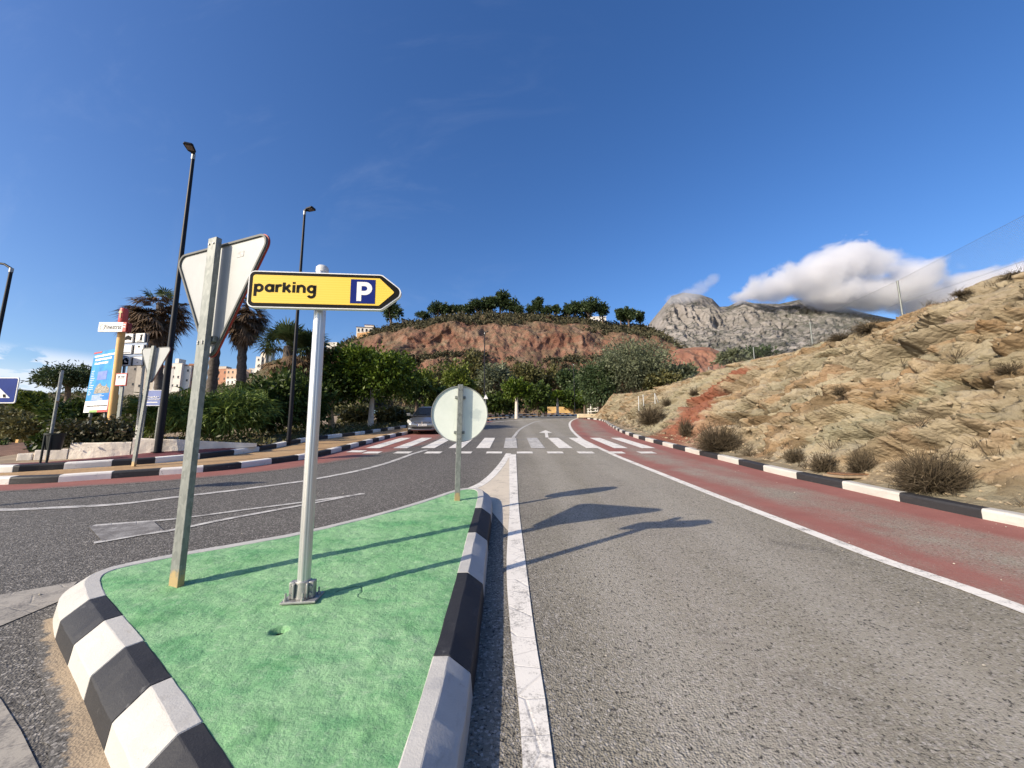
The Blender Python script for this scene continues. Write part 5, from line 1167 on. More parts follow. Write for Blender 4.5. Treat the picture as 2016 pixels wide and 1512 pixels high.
# red-edged white notice on a steel post
YR = 11.6
p0, p1, pf = D(225, 760, YR), D(251, 735, YR), D(223, 893, YR); gR = Vector((pf.x, YR, pf.z - .02))
nt_ = empty('notice_sign', 'small white notice with red border on a thin steel post beside the wall', 'sign', gR)
lr_ = (D(239, 760, YR).x - pf.x) / (D(239, 760, YR).z - pf.z)
nt_.rotation_euler = (0, math.atan(lr_), 0)
hN, zN = p1.z - p0.z, p0.z - gR.z; wN = p1.x - p0.x
mb = MB(); mb.box((0, .03, zN * .5), (.085, .05, zN)); mb.build('post', M_GALV, nt_, 0)
mb = MB(); mb.box((.0, -.02, zN + hN / 2), (wN, .03, hN)); rp = mb.build('red_board', M_CAPRED, nt_, 0, .01)
mb = MB(); mb.box((-.0, -.0365, zN + hN / 2), (wN * .88, .003, hN * .84)); mb.build('white_face', M_WHT, rp, 0)
text_mb('M 100', M_TAG, 'lettering', rp, -wN * .27, zN + hN * .64, wN * .56, hN * .15, -.0395, .02)
for c_, d_ in (((-.01, -.039, zN + hN * .58), (wN * .66, .002, hN * .02)), ((0, -.039, zN + hN * .42), (wN * .02, .002, hN * .08)), ((wN * .24, -.039, zN + hN * .38), (wN * .15, .002, hN * .02))): MB().box(c_, d_).build('print', M_TAG, rp, 0)

# smaller triangular sign seen from behind
b_ = G(263, 918, .14); t_ = D(303, 681, b_.y)
ts = empty('yield_sign', 'smaller triangular sign seen from behind on the tan pavement', 'road sign', b_)
ts.rotation_euler = (Matrix.Rotation(math.atan2(t_.x - b_.x, t_.z - b_.z), 4, 'Y') @ Matrix.Rotation(-.27, 4, 'Z')).to_euler()
hp_ = t_.z - b_.z; mb = MB(); mb.box((0, 0, hp_ / 2), (.095, .05, hp_)); mb.build('post', M_GALV, ts, 0, .004)
Lq, hq = 1.10, .98; zq = hp_ - .02
ot, it = rpoly([(-Lq / 2, zq), (Lq / 2, zq), (0, zq - hq)], .08, 6), rpoly([(-Lq / 2 + .026, zq - .015), (Lq / 2 - .026, zq - .015), (0, zq - hq + .03)], .068, 6)
mb = MB(); mb.plate(ot, .060, .064); mb.build('back_panel', M_BACK, ts, 0)
mb = MB(); ring(mb, ot, it, .052, .0595); mb.build('rim', M_EDGE, ts, 0)
mb = MB(); mb.plate(ot, .065, .075); mb.build('front_face', M_REDRIM, ts, 0)

# blue hoarding beside the nearest lamp
YH = 12.4
h0_, h1_ = D(281, 799, YH), D(316, 768, YH); gH = Vector(((h0_.x + h1_.x) / 2, YH, gz1(h0_.x, YH)))
hd_ = empty('blue_hoarding', 'slate blue notice with white lettering behind the nearest lamp', 'sign', gH)
wH, hH, zH = h1_.x - h0_.x + .12, h1_.z - h0_.z, h0_.z - gH.z
mb = MB(); mb.box((.06, 0, zH + hH / 2), (wH, .03, hH)); hb_ = mb.build('board', M_SLATE, hd_, 0)
text_mb('FinestRAT', M_WHT, 'lettering', hb_, -wH * .20, zH + hH * .50, wH * .62, hH * .11, -.018, .03, shear=.25)
text_mb('GREEN CONCEPT', M_WHT, 'lettering', hb_, -wH * .33, zH + hH * .36, wH * .82, hH * .10, -.018, .03)
mb = MB(); bars(mb, -wH * .2, wH * .36, zH + hH * .22, hH * .06, random.Random(4), -.018, .0); mb.build('text_line', M_WHT, hb_, 0)
for f_ in (.985, .015): MB().box((.06, -.0175, zH + hH * f_), (wH, .003, hH * .03)).build('white_border', M_WHT, hb_, 0)
mb = MB(); mb.plate([(-wH / 2 + .06, zH), (-wH / 2 + .06 + wH * .16, zH), (-wH / 2 + .07, zH + hH * .25)], -.0215, -.0195); mb.build('white_corner', M_WHT, hb_, 0)
for sx in (-.3, .42): mb = MB(); mb.box((sx * wH, .04, zH / 2), (.05, .04, zH)); mb.build('post', M_GALV, hd_, 0)

# sign seen edge-on, litter bin, pedestrian crossing sign at the left edge
YE = 9.7
e0, e1, e2 = D(100, 862, YE), D(111.5, 792, YE), D(122, 733, YE); gE = Vector((e0.x, YE, S * YE + .27))
es_ = empty('edge_on_sign', 'narrow sign seen edge on above the black litter bin', 'sign', gE)
es_.rotation_euler = (Matrix.Rotation(math.atan((e2.x - e0.x) / (e2.z - e0.z)), 4, 'Y') @ Matrix.Rotation(R(49), 4, 'Z')).to_euler()
hE = e2.z - gE.z; hm = e1.z - gE.z
mb = MB(); mb.tube([(0, 0, 0), (0, 0, hE)], .032, 12); mb.build('post', M_GALV, es_, 60)
mb = MB(); mb.box((.01, -.12, (hE + hm) / 2), (.05, .62, hE - hm)); sgb = mb.build('panel', M_STEEL, es_, 0, .004)
mb = MB(); mb.box((-.018, -.12, (hE + hm) / 2 + .2), (.004, .60, (hE - hm) * .5)); mb.build('blue_face', M_BLUE, sgb, 0)
pB0 = G(102, 907, .27); bn0 = empty('litter_bin', 'black plastic litter bin hung on two short posts at the pavement edge', 'litter bin', pB0)
zb0, zb1 = D(102, 886, pB0.y).z - pB0.z, D(102, 853, pB0.y).z - pB0.z
mb = MB(); mb.lathe([(0, zb0), (.135, zb0), (.165, zb1 - .05), (.185, zb1 - .05), (.187, zb1), (.170, zb1), (.14, zb0 + .04), (0, zb0 + .04)], 24, 0, Matrix.Translation((-.02, 0, 0))); mb.build('bucket', M_BIN, bn0, 35)
for sx in (-.085, .06): mb = MB(); mb.tube([(sx, -.155, -.05), (sx, -.155, zb1 - .05)], .022, 8); mb.build('post', M_BIN, bn0, 60)
YC = 6.3
cA, cB = D(-62, 743, YC), D(30, 794, YC); wC, hC = cB.x - cA.x, cA.z - cB.z
gC = Vector((cA.x + wC / 2, YC + .02, S * YC))
cs = empty('crossing_sign', 'blue pedestrian crossing sign cut off at the left edge of the photo', 'road sign', gC); zC = cB.z - gC.z
sq = [(-wC / 2, zC), (wC / 2, zC), (wC / 2, zC + hC), (-wC / 2, zC + hC)]
mb = MB(); mb.plate(rpoly(sq, .03, 5), -.03, -.015); wp = mb.build('white_plate', M_WHT, cs, 0, .003)
mb = MB(); mb.plate(rpoly([(-wC / 2 + .016, zC + .016), (wC / 2 - .016, zC + .016), (wC / 2 - .016, zC + hC - .016), (-wC / 2 + .016, zC + hC - .016)], .025, 5), -.033, -.031); mb.build('blue_field', M_BLUE, wp, 0)
mb = MB(); mb.plate([(-wC * .42, zC + hC * .20), (wC * .40, zC + hC * .20), (0, zC + hC * .86)], -.0355, -.0335); mb.build('white_triangle', M_WHT, wp, 0)
mb = MB()
for k in range(6): xx = -wC * .28 + k * wC * .11; mb.plate([(xx, zC + hC * .22), (xx + wC * .055, zC + hC * .22), (xx + wC * .035, zC + hC * .34), (xx - wC * .02, zC + hC * .34)], -.0375, -.036)
mb.plate([(-.05, zC + hC * .38), (.05, zC + hC * .36), (.03, zC + hC * .55), (.05, zC + hC * .68), (-.03, zC + hC * .68), (-.06, zC + hC * .52)], -.0375, -.036)
mb.build('pedestrian_symbol', M_BLK, wp, 0)
mb = MB(); mb.box((-.02, .02, (zC + hC) / 2), (.08, .05, zC + hC)); mb.build('post', M_GALV, cs, 0)

# ------------------------------------------------------------------ fence along the top of the cutting
posts_px = [((1778, 627), (1770, 553), 14.0), ((1600, 681), (1596, 634), 21.0), ((1487, 727), (1482, 684), 25.5), ((1399, 770), (1397, 722), 30.5), ((1342, 787), (1340, 750), 36)]
P_ = [(D(*a, y), D(*b2, y).z) for a, b2, y in posts_px]
p1_, p2_ = P_[0][0], P_[1][0]; dd_ = (p1_ - p2_); ext = p1_ + dd_ * 1.15; tz = D(2016, 455, 8.4).z
ext.z = emb_z(ext.x, ext.y) if ext.y > -7 else 5.5
P_ = [(ext, tz + .75)] + P_
fn = empty('wire_fence', 'tall chain-link fence on steel posts along the top of the ochre cutting', 'fence', P_[1][0])
o0 = P_[1][0]
for p, ztop in P_:
    q_ = p - o0; MB().tube([q_ + Vector((0, 0, -.5)), Vector((q_.x, q_.y, ztop - o0.z))], .033, 8).build('fence_post', M_GALV, fn, 60)
for i in range(len(P_) - 1):
    (a, za_), (b2, zb_) = P_[i], P_[i + 1]; a_, c_ = a - o0, b2 - o0; Lh = math.hypot(c_.x - a_.x, c_.y - a_.y); ha, hb2 = za_ - a.z, zb_ - b2.z
    ux = Vector(((c_.x - a_.x) / Lh, (c_.y - a_.y) / Lh, 0)); nn = Vector((-ux.y, ux.x, 0))
    def pt(s_, f_):
        w_ = s_ / Lh; return Vector((a_.x, a_.y, 0)) + ux * s_ + Vector((0, 0, a_.z * (1 - w_) + c_.z * w_ + f_ * (ha * (1 - w_) + hb2 * w_) - .25 * (1 - f_)))
    V_, F_ = [], []; pitch = .075 if i < 2 else .12; rw = .0016; hav = (ha + hb2) / 2 + .2
    def wire(p, q2, r_):
        ax_ = (q2 - p).normalized(); s1 = nn * r_; s2 = ax_.cross(nn) * r_; bi = len(V_)
        for e in (p, q2): V_.extend([tuple(e + s1), tuple(e - s1 * .5 + s2 * .87), tuple(e - s1 * .5 - s2 * .87)])
        for k in range(3): F_.append((bi + k, bi + (k + 1) % 3, bi + 3 + (k + 1) % 3, bi + 3 + k))
    for sgn in (1, -1):
        s_ = -hav if sgn > 0 else 0
        while s_ < (Lh if sgn > 0 else Lh + hav):
            f0, f1, x0, x1 = 0., 1., s_, s_ + sgn * hav
            if sgn > 0:
                if x0 < 0: f0 = -x0 / hav; x0 = 0
                if x1 > Lh: f1 = 1 - (x1 - Lh) / hav; x1 = Lh
            else:
                if x0 > Lh: f0 = (x0 - Lh) / hav; x0 = Lh
                if x1 < 0: f1 = 1 + x1 / hav; x1 = 0
            if f1 > f0 + .02: wire(pt(x0, f0), pt(x1, f1), rw)
            s_ += pitch
    for f_ in (.02, .5, 1.): wire(pt(0, f_), pt(Lh, f_), .004)
    rawmesh('wire_mesh', V_, F_, M_GALV, fn)
# small broken wire enclosure on the far slope
fr_ = empty('fence_remnant', 'short broken run of pale fence posts standing on the far end of the cutting', 'fence', D(1262, 810, 27.5))
o1 = fr_.location.copy()
for u0, v0, u1, v1 in ((1258, 813, 1257, 780), (1268, 806, 1266, 777), (1290, 800, 1289, 774), (1289, 774, 1299, 801)):
    MB().tube([D(u0, v0, 27.5) - o1, D(u1, v1, 27.5) - o1], .026, 7).build('pale_post', M_ALU, fr_, 60)
MB().tube([D(1257, 781, 27.5) - o1, D(1289, 775, 27.5) - o1], .012, 5).build('wire', M_GALV, fr_, 60)
MB().tube([D(1258, 800, 27.5) - o1, D(1290, 791, 27.5) - o1], .012, 5).build('wire', M_GALV, fr_, 60)

tag(rawmesh('dry_grass', DG[0], DG[1], L_DRY), 'sparse small dry grass scattered over the ochre cutting', 'dry grass', None, 'stuff')
# dry bushes on the cutting and along its foot
def drybush(label, u, vb, wpx, hpx, y, nst, seed, group='dry bushes on the ochre cutting', m=None, base=None):
    c = D(u, vb, y); x = c.x
    if base is None: c = emb_hit(u, vb); y = c.y; c.z = emb_z(c.x, c.y) - .03
    r = empty('dry_bush', label, 'bush', c, 0, group); rng = np.random.default_rng(seed)
    sc = (D(u + 50, vb, y) - D(u - 50, vb, y)).x / 100; w, h = wpx * sc / 2, hpx * sc
    n = nst; a = rng.uniform(0, 2 * math.pi, n); el = np.arccos(rng.uniform(.0, .95, n)); ln = rng.uniform(.55, 1.05, n)
    d = np.stack([np.sin(el) * np.cos(a) * w, np.sin(el) * np.sin(a) * w * .8, np.cos(el) * h * .95 + .12 * h], -1) * ln[:, None]
    st_ = d * rng.uniform(0, .6, (n, 1)); en = d + rng.normal(size=(n, 3)) * .07 * w; en[:, 2] -= .05 * h
    fz = rng.random(n) < .55; shell = d * rng.uniform(.45, 1.0, (n, 1)) + rng.normal(size=(n, 3)) * .05 * w
    st_ = np.where(fz[:, None], shell, st_); en = np.where(fz[:, None], shell + rng.normal(size=(n, 3)) * .10 * w + d * .14, en)
    st_[:, 2] = np.maximum(st_[:, 2], 0)
    ax_ = en - st_; sd = rng.normal(size=(n, 3)); sd -= (sd * ax_).sum(1, keepdims=True) * ax_ / ((ax_ * ax_).sum(1, keepdims=True) + 1e-9); sd /= np.linalg.norm(sd, axis=1, keepdims=True); sd *= .0034 * (1 + y / 12)
    V = np.stack([st_ - sd, st_ + sd, en + sd * .4, en - sd * .4], 1).reshape(-1, 3)
    rawmesh('twigs', V, np.arange(4 * n).reshape(-1, 4), m or L_DRY, r); return r
for i, (lab, u, vb, w, h, y, n_) in enumerate((
        ('largest dry bush, nearest on the foot of the cutting by the last white kerb block', 1838, 968, 150, 80, 7.6, 1900), ('low dry bush beside the dark manhole cover', 1697, 930, 62, 46, 9.2, 700), ('grey spiky dry bush left of the manhole cover', 1622, 928, 56, 42, 9.7, 700),
        ('small dry bush before the pale scree at the kerb', 1566, 910, 46, 32, 11.0, 500), ('broad brown dry bush beside the salmon rock ledge', 1415, 888, 98, 58, 14.2, 1500), ('dry bush growing on the red rock band', 1351, 862, 36, 40, 19.0, 500),
        ('dry brush tangle below the broken fence posts', 1283, 836, 72, 48, 26.0, 900), ('tiny tuft high on the right of the cutting face', 1652, 778, 30, 22, 14.5, 200), ('faint tuft at the far right of the cutting face', 1990, 745, 60, 30, 8.6, 260),
        ('dry tuft on the cutting crest left of the tall fence post', 1712, 655, 70, 24, 16.2, 500), ('dark dry tuft on the crest between two fence posts', 1655, 668, 60, 16, 18.4, 400), ('dry tuft at the crest right of the tall fence post', 1895, 588, 40, 14, 11.1, 260),
        ('dry bush on the pale face above the broken fence', 1368, 778, 28, 18, 28.5, 300), ('dry bush against the far cutting right of the broken fence', 1312, 800, 24, 22, 27.8, 260), ('small grassy tuft at the top right corner of the cutting', 2000, 545, 50, 14, 9.3, 260))):
    drybush(lab, u, vb, w, h, y, int(n_ * 2.2), 100 + i)
mh_ = emb_hit(1676, 938); mo = empty('manhole_cover', 'rusty metal cover lying in the verge behind the black kerb block', 'manhole cover', (mh_.x + .05, mh_.y, emb_z(mh_.x, mh_.y) + .05))
MB().box((0, 0, 0), (.75, .42, .03)).build('cover', M_RUST, mo, 0, .006); MB().box((0, 0, -.045), (.85, .52, .05)).build('frame', M_SOIL, mo, 0, .01)

# ------------------------------------------------------------------ trees and shrubs along the left verge
GL = 'dark shrubs behind the white wall'
SH = [('pale feathery shrub spilling over the wall between lamp and triangular sign', 395, 768, 872, 130, 15.2, L_LONG, 5200, .16, .14), ('bright grassy shrub right of the nearest triangular sign post', 475, 762, 872, 130, 15.6, L_LONG, 5200, .16, .14), ('green shrub left of the nearest lamp behind the small notice', 322, 772, 868, 110, 14.6, L_LONG, 3600, .15, .16),
      ('tall dark shrub under the short shaggy palm', 540, 730, 858, 130, 18.5, L_DARK, 5200, .13, .45), ('dark leafy shrub mass left of the parking pole', 600, 722, 850, 110, 20.5, L_DARK, 5000, .13, .45), ('low dark shrub on the slope behind the icon panels', 262, 790, 870, 90, 16.5, L_BROWN, 2200, .14, .45),
      ('dark shrub between the grassy shrub and the shaggy palm', 505, 742, 850, 80, 17.2, L_DARK, 3000, .13, .45)]
for i, (lab, u, vt, vb, w, y, m_, n_, sz, asp) in enumerate(SH):
    tree_px('shrub', lab, 'shrub', u, vt, vb, w, y, m_, n_, sz, None, GL, 200 + i, None, .1, None, asp, 8, .35 if asp < .2 else 0, 0, .55)
cr_ = empty('creeper', 'dark creeper hanging over the left end of the whitewashed wall', 'climbing plant', D(190, 860, 11.0)); o2 = cr_.location
rng = np.random.default_rng(31); C_ = []
for k in range(420):
    u = rng.uniform(112, 258); v = 850 + rng.normal() * 9 + (abs(rng.normal()) * 14 if rng.random() < .45 else 0) * (1 if (u < 140 or 170 < u < 200 or u > 232) else .4); C_.append(np.array(D(u, v, 10.75 + .004 * (u - 112) + rng.uniform(-.15, .5))) - np.array(o2))
C_ = np.repeat(np.array(C_), 9, 0); C_ += rng.normal(size=C_.shape) * .10; V, Fq = leaf_quads(C_, .055, .6, rng); rawmesh('foliage', V, Fq, L_CREEP, cr_)
vines = MB(); vines.tube([D(140, 850, 10.9) - o2, D(190, 852, 11.0) - o2, D(250, 850, 11.2) - o2], .02, 6); vines.build('stem', M_BARK, cr_)

rng = np.random.default_rng(77); kv = pK2[(pK2[:, 1] > 13.5) & (pK2[:, 1] < 44)]; nv_ = normals2(kv); VC = []
for k in range(1500):
    i = int(rng.integers(len(kv))); o_ = .4 + 5.5 * rng.random() ** 1.3; x, y = kv[i, 0] + nv_[i, 0] * o_, kv[i, 1] + nv_[i, 1] * o_; VC.append((x, y, gz1(x, y) + .05))
VC = np.repeat(np.array(VC), 12, 0); VC += rng.normal(size=VC.shape) * [.22, .22, .09]
V, Fq = leaf_quads(VC, .085, .35, rng); tag(rawmesh('verge_plants', V, Fq, L_BROWN), 'low plants and litter covering the soil of the left verge', 'ground cover', None, 'stuff')
T_ROAD = 'clipped trees along the road verge'
tree_px('verge_tree', 'broad dark clipped tree with a whitewashed trunk left of the car', 'tree', 738, 678, 804, 200, 25, L_TOP, 19000, .12, M_LIME, T_ROAD, 301, S * 25 + .2, .17, None, .5, 14, 0, 0, .42, .70, .10)
tree_px('verge_tree', 'dark tree with pale tan trunk beside the parking pole', 'tree', 652, 712, 812, 120, 24, L_DARK, 7000, .12, M_TANBARK, T_ROAD, 302, S * 24 + .2, .17, None, .5, 9, 0, .35, .5)
tree_px('verge_tree', 'dark small tree standing just behind the silver car', 'tree', 822, 745, 800, 66, 33, L_DARK, 3200, .14, M_BARK, T_ROAD, 303, S * 33 + .2, .14)
tree_px('verge_tree', 'round clipped tree with white trunk right of the round sign', 'tree', 1017, 743, 790, 66, 47, L_TOP, 5200, .17, M_LIME, T_ROAD, 304, S * 47 + .2, .20, None, .5, 12, 0, 0, .42, .72, .10)
tree_px('verge_tree', 'smaller round clipped tree before the ochre wall', 'tree', 1097, 766, 795, 36, 60, L_TOP, 2600, .18, M_LIME, T_ROAD, 305, S * 60 + .1, .2, None, .5, 10, 0, 0, .42, .72, .10)
tree_px('verge_tree', 'clipped green tree half hidden by the big olive tree', 'tree', 1150, 767, 797, 34, 58, L_TOP, 2400, .18, M_BARK, T_ROAD, 306, S * 58 + .1, .16)
ol_ = 'grey-green trees above the far end of the cutting'
tree_px('olive_tree', 'big spreading olive tree above the far end of the cutting', 'tree', 1248, 670, 788, 168, 47, L_OLIVE, 26000, .15, M_BARK, ol_, 311, S * 47 + .5, .35, None, .42, 12, 0, 0, .46)
tree_px('olive_tree', 'drooping green lower side of the olive clump over the white railing', 'tree', 1178, 706, 812, 78, 46, L_PINE, 9500, .15, M_BARK, ol_, 312, S * 46 + .3, .2, None, .42, 9, .4)
tree_px('olive_tree', 'dark lower tree right of the big olive before the red mound', 'tree', 1334, 713, 765, 70, 46, L_OLIVE, 5000, .2, M_BARK, ol_, 313, 6.2, .2, None, .42, 8)
tree_px('olive_tree', 'low dark bush tree right of the olive clump at the crest', 'tree', 1300, 728, 772, 66, 44, L_BROWN, 3800, .19, M_BARK, ol_, 314, 6.0, .2, None, .42, 8)
tree_px('olive_tree', 'small grey shrub tree on the skyline behind the middle fence posts', 'tree', 1440, 690, 722, 70, 62, L_OLIVE, 2600, .24, M_BARK, ol_, 315, 8.5, .15)
tree_px('olive_tree', 'flat grey shrub tree behind the third fence post', 'tree', 1490, 684, 712, 60, 66, L_PINE, 2200, .24, M_BARK, ol_, 316, 9.5, .15)

HB = 'mixed trees at the foot of the red hill'
FT = [('olive brown tree right of the big clipped tree', 868, 715, 800, 80, 58, L_BROWN, 3600), ('yellow green tree behind the silver car', 835, 728, 800, 60, 44, L_LIGHT, 3400), ('bright yellow green tree left of the round sign', 905, 712, 800, 70, 52, L_LIGHT, 4200), ('tall dark tree behind the round sign', 940, 690, 790, 70, 74, L_BROWN, 3400),
      ('loose grey olive tree with bare limbs right of the thin lamp', 975, 712, 775, 70, 66, L_OLIVE, 2600), ('dark bush below the bare-limbed olive tree', 975, 770, 815, 60, 50, L_DARK, 3000), ('brown green tree above the round clipped tree', 1035, 712, 780, 70, 80, L_BROWN, 3000), ('dark green tree between the two clipped trees', 1058, 745, 812, 56, 56, L_DARK, 3400),
      ('brownish tree in the middle of the hill foot', 1085, 715, 785, 70, 84, L_BROWN, 3000), ('dark olive tree left of the farthest lamp', 1120, 722, 795, 56, 76, L_PINE, 2800), ('dense dark tree right of the farthest lamp', 1150, 715, 800, 60, 70, L_PINE, 3200), ('dark tree low behind the farthest lamp', 1128, 762, 812, 50, 68, L_DARK, 2400),
      ('dark tree low beside the thin far lamp', 1000, 775, 818, 60, 60, L_DARK, 2600), ('mid green tree left of the red cliff foot', 800, 735, 800, 60, 50, L_BROWN, 2800), ('dark green tree filling the gap above the car roof', 870, 760, 812, 70, 46, L_DARK, 3200), ('brown tree behind the thin far lamp', 955, 740, 800, 60, 78, L_BROWN, 2600),
      ('low dark tree behind the smaller clipped tree', 1085, 780, 816, 60, 72, L_DARK, 2600), ('dark shrub tree on the verge left of the car', 770, 800, 838, 70, 30, L_BROWN, 2400), ('grey green shrub under the big clipped tree', 700, 800, 836, 70, 29, L_BROWN, 2200), ('low shrub at the verge right of the tan trunk', 800, 800, 834, 50, 34, L_OLIVE, 1800)]
for i, (lab, u, vt, vb, w, y, m_, n_) in enumerate(FT):
    tree_px('hillside_tree', lab, 'tree', u, vt, vb, w, y, m_, n_, .045 + y * .0034, M_BARK if vb < 815 else None, HB, 330 + i, None, .14, None, .5, 8)
tree_px('pine_tree', 'dark spreading pine on the left behind the blue information board', 'tree', 140, 716, 768, 100, 34, L_PINE, 5200, .15, M_BARK, None, 390, D(135, 830, 34).z, .22, None, .35, 9, 0, .4)
VL = 'scrub trees on the left hillside'
for i, (lab, u, vt, vb, w, y, m_, n_) in enumerate((('yellowish bush tree right of the blue crossing sign', 62, 768, 815, 56, 46, L_LIGHT, 2200), ('dark scrub tree under the blue crossing sign', 25, 805, 860, 90, 40, L_BROWN, 2200), ('dark bushes behind the litter bin', 75, 815, 872, 90, 30, L_BROWN, 2600), ('green bushes below the spreading pine', 150, 785, 868, 90, 26, L_DARK, 3200),
                                                     ('brown bushes between board and ochre post', 215, 790, 868, 80, 28, L_BROWN, 2400), ('dark bush at the lower left edge by the tiled roof', 5, 872, 915, 60, 22, L_DARK, 1600), ('dark bush right of the tiled roof', 105, 850, 900, 60, 21, L_DARK, 1800))):
    tree_px('scrub_tree', lab, 'tree', u, vt, vb, w, y, m_, n_, .05 + y * .0036, None, VL, 400 + i, D(u, vb, y).z, .1)

# pines along the top of the red hill: four grown once, then copied
def pine(seed, w, h, trunk_h):
    r = empty('hilltop_pine', '', 'pine tree', (0, 0, -60)); rng = random.Random(seed)
    es = []
    for k in range(6): a = rng.uniform(0, 6.28); q_ = rng.uniform(.1, .58) * w; es.append((q_ * math.cos(a), q_ * math.sin(a), trunk_h + h * rng.uniform(.15, .75), w * rng.uniform(.34, .52), w * rng.uniform(.34, .52), h * rng.uniform(.26, .40)))
    crown(r, es, 2600, .34, L_PINE, seed, .45, .55, 0, True, .18)
    trunk(r, [(0, 0, -1.2), (.12, 0, trunk_h * .5), (0, 0, trunk_h + h * .3)], [.34, .26, .14], M_BARK, [((0, 0, trunk_h * .7), (w * .4 * math.cos(a), w * .4 * math.sin(a), trunk_h + h * .35), .14) for a in (0.4, 2.5, 4.6)], 7)
    return r
protos = [pine(1, 3.6, 5, 3.0), pine(2, 3.1, 5.4, 3.6), pine(3, 4.2, 4.6, 2.4), pine(4, 2.7, 4.6, 3.4)]
GP_ = 'pines along the top of the red hill'
PN = [(768, 645, 602, 1, 'dark lone tree on the ridge beside the white villa'), (832, 633, 618, 2, 'low bushy pine left of the long hilltop grove'), (862, 628, 605, 2, 'first large rounded pine at the left of the hilltop grove'), (884, 626, 603, 0, 'second pine in the left hilltop grove'), (905, 625, 607, 2, 'third pine in the left hilltop grove, low and wide'), (922, 624, 602, 0, 'fourth pine in the left hilltop grove'),
      (940, 623, 600, 2, 'fifth pine in the left hilltop grove, next to the tall conical one'), (962, 632, 598, 3, 'bright green conical pine in front of the hilltop grove'), (985, 620, 583, 1, 'tallest pine on the hill with a clear trunk'), (1003, 620, 593, 0, 'pine leaning right of the tallest hilltop pine'), (1018, 622, 606, 2, 'low pine at the right end of the tallest group'),
      (1047, 622, 602, 0, 'left one of the pair of pines right of the gap'), (1060, 622, 596, 3, 'right one of the pair of pines right of the gap'), (1078, 625, 608, 2, 'small low pine between two hilltop groups'), (1096, 626, 604, 1, 'round pine left of the wide umbrella pines'),
      (1118, 628, 602, 0, 'wide bushy pine left of the umbrella pines'), (1132, 627, 601, 1, 'upright pine in the right-hand hilltop group'), (1160, 632, 602, 2, 'umbrella pine with visible forked trunk on the skyline'), (1187, 634, 605, 1, 'right umbrella pine of the skyline group'),
      (1222, 641, 616, 3, 'left slim pine of the last hilltop group'), (1238, 642, 611, 0, 'tall round pine in the last hilltop group'), (1261, 645, 622, 3, 'last small pine at the right end of the hill')]
usedp = set()
for i, (u, vb, vt, k_, lab) in enumerate(PN):
    y = 165; b_ = D(u, vb + 3, y); ht_ = (D(u, vt, y) - D(u, vb, y)).z; p0_ = protos[k_]; sc = ht_ / (8.2, 9.0, 6.6, 7.8)[k_]
    if k_ not in usedp: p0_.location = b_; p0_.scale = (sc * 1.75, sc * 1.75, sc * 1.45); p0_['label'] = lab; p0_['group'] = GP_; usedp.add(k_)
    else: dup(p0_, b_, i * 1.3, (sc * 1.75, sc * 1.75, sc * 1.45), lab, GP_)

# fan palms
def palm(label, u, vb, vhead, y, crown_w, nf, ndead, dead_m, lean_px=0, tr=.2, seed=0, skirt=1.6, up=1., vt=None):
    hd = D(u + lean_px, vhead, y); g = gz1(D(u, vb, y).x, y); bx0 = D(u, vb, y); base = Vector((bx0.x, y, min(g, bx0.z)))
    r = empty('fan_palm', label, 'palm tree', base, 0, 'fan palms behind the white wall'); T = hd - base; rng = np.random.default_rng(seed)
    k = 26; pts = []; rad = []
    for i in range(k + 1):
        f_ = i / k; pts.append((T.x * f_ + .06 * math.sin(f_ * 5 + seed), 0, T.z * f_ - (.3 if i == 0 else 0))); rad.append(tr * (1.25 - .35 * f_) * (1 + (.13 if i % 2 else -.05)))
    trunk(r, pts, rad, M_PALMBARK, (), 10)
    def fans(n, lo_el, hi_el, L0, droop, drop_z=0.):
        V, Fq = [], []
        for j in range(n):
            az = rng.uniform(0, 2 * math.pi); el = math.radians(rng.uniform(lo_el, hi_el)); st = L0 * rng.uniform(.45, .65); d = np.array([math.cos(az) * math.cos(el), math.sin(az) * math.cos(el), math.sin(el)])
            o_ = np.array(T) + [0, 0, -drop_z * rng.random()]; c = o_ + d * st; c[2] -= droop * st * .3
            side = np.cross(d, [0, 0, 1.]); side /= np.linalg.norm(side) + 1e-6; upv = np.cross(side, d)
            bi = len(V); w_ = .014; V += [o_ - side * w_, o_ + side * w_, c + side * w_, c - side * w_]; Fq.append((bi, bi + 1, bi + 2, bi + 3))
            tw_ = rng.normal() * .4; s2 = side * math.cos(tw_) + upv * math.sin(tw_)
            for a in np.linspace(-1.9, 1.9, 17):
                q_ = d * math.cos(a) + s2 * math.sin(a); ln = L0 * rng.uniform(.42, .62) * (1 - .12 * abs(a)); e = c + q_ * ln; e[2] -= droop * ln * (.35 + .25 * rng.random()); m_ = c + q_ * ln * .55; m_[2] -= droop * ln * .08
                pw = np.cross(q_, upv); pw /= np.linalg.norm(pw) + 1e-6; pw = pw * .026 * L0; bi = len(V); V += [c, m_ + pw, e, m_ - pw]; Fq.append((bi, bi + 1, bi + 2, bi + 3))
        return V, Fq
    Lf = (D(u + crown_w / 2, vhead, y) - D(u, vhead, y)).x * .92
    V, Fq = fans(nf, -5 * up, 80, Lf * (.75 if nf < 20 else 1), .45); rawmesh('fronds', V, Fq, L_PALM, r)
    V, Fq = fans(int(ndead * 1.9), -85, 28 if nf < 20 else -12, Lf * (.98 if nf < 20 else .85), .8, skirt); rawmesh('dead_skirt', V, Fq, dead_m, r)
    return r
palm('left tall fan palm with a shaggy brown crown behind the nearest lamp', 327, 770, 597, 21, 132, 8, 74, L_DEADD, -14, .17, 3, 1.2)
palm('fan palm hidden behind the large triangular sign', 418, 770, 590, 24, 84, 8, 46, L_DEADD, 12, .24, 5, .9)
palm('tall fan palm whose ragged crown hangs below the yellow sign', 475, 765, 606, 23, 104, 8, 70, L_DEADD, 10, .22, 7, 1.0)
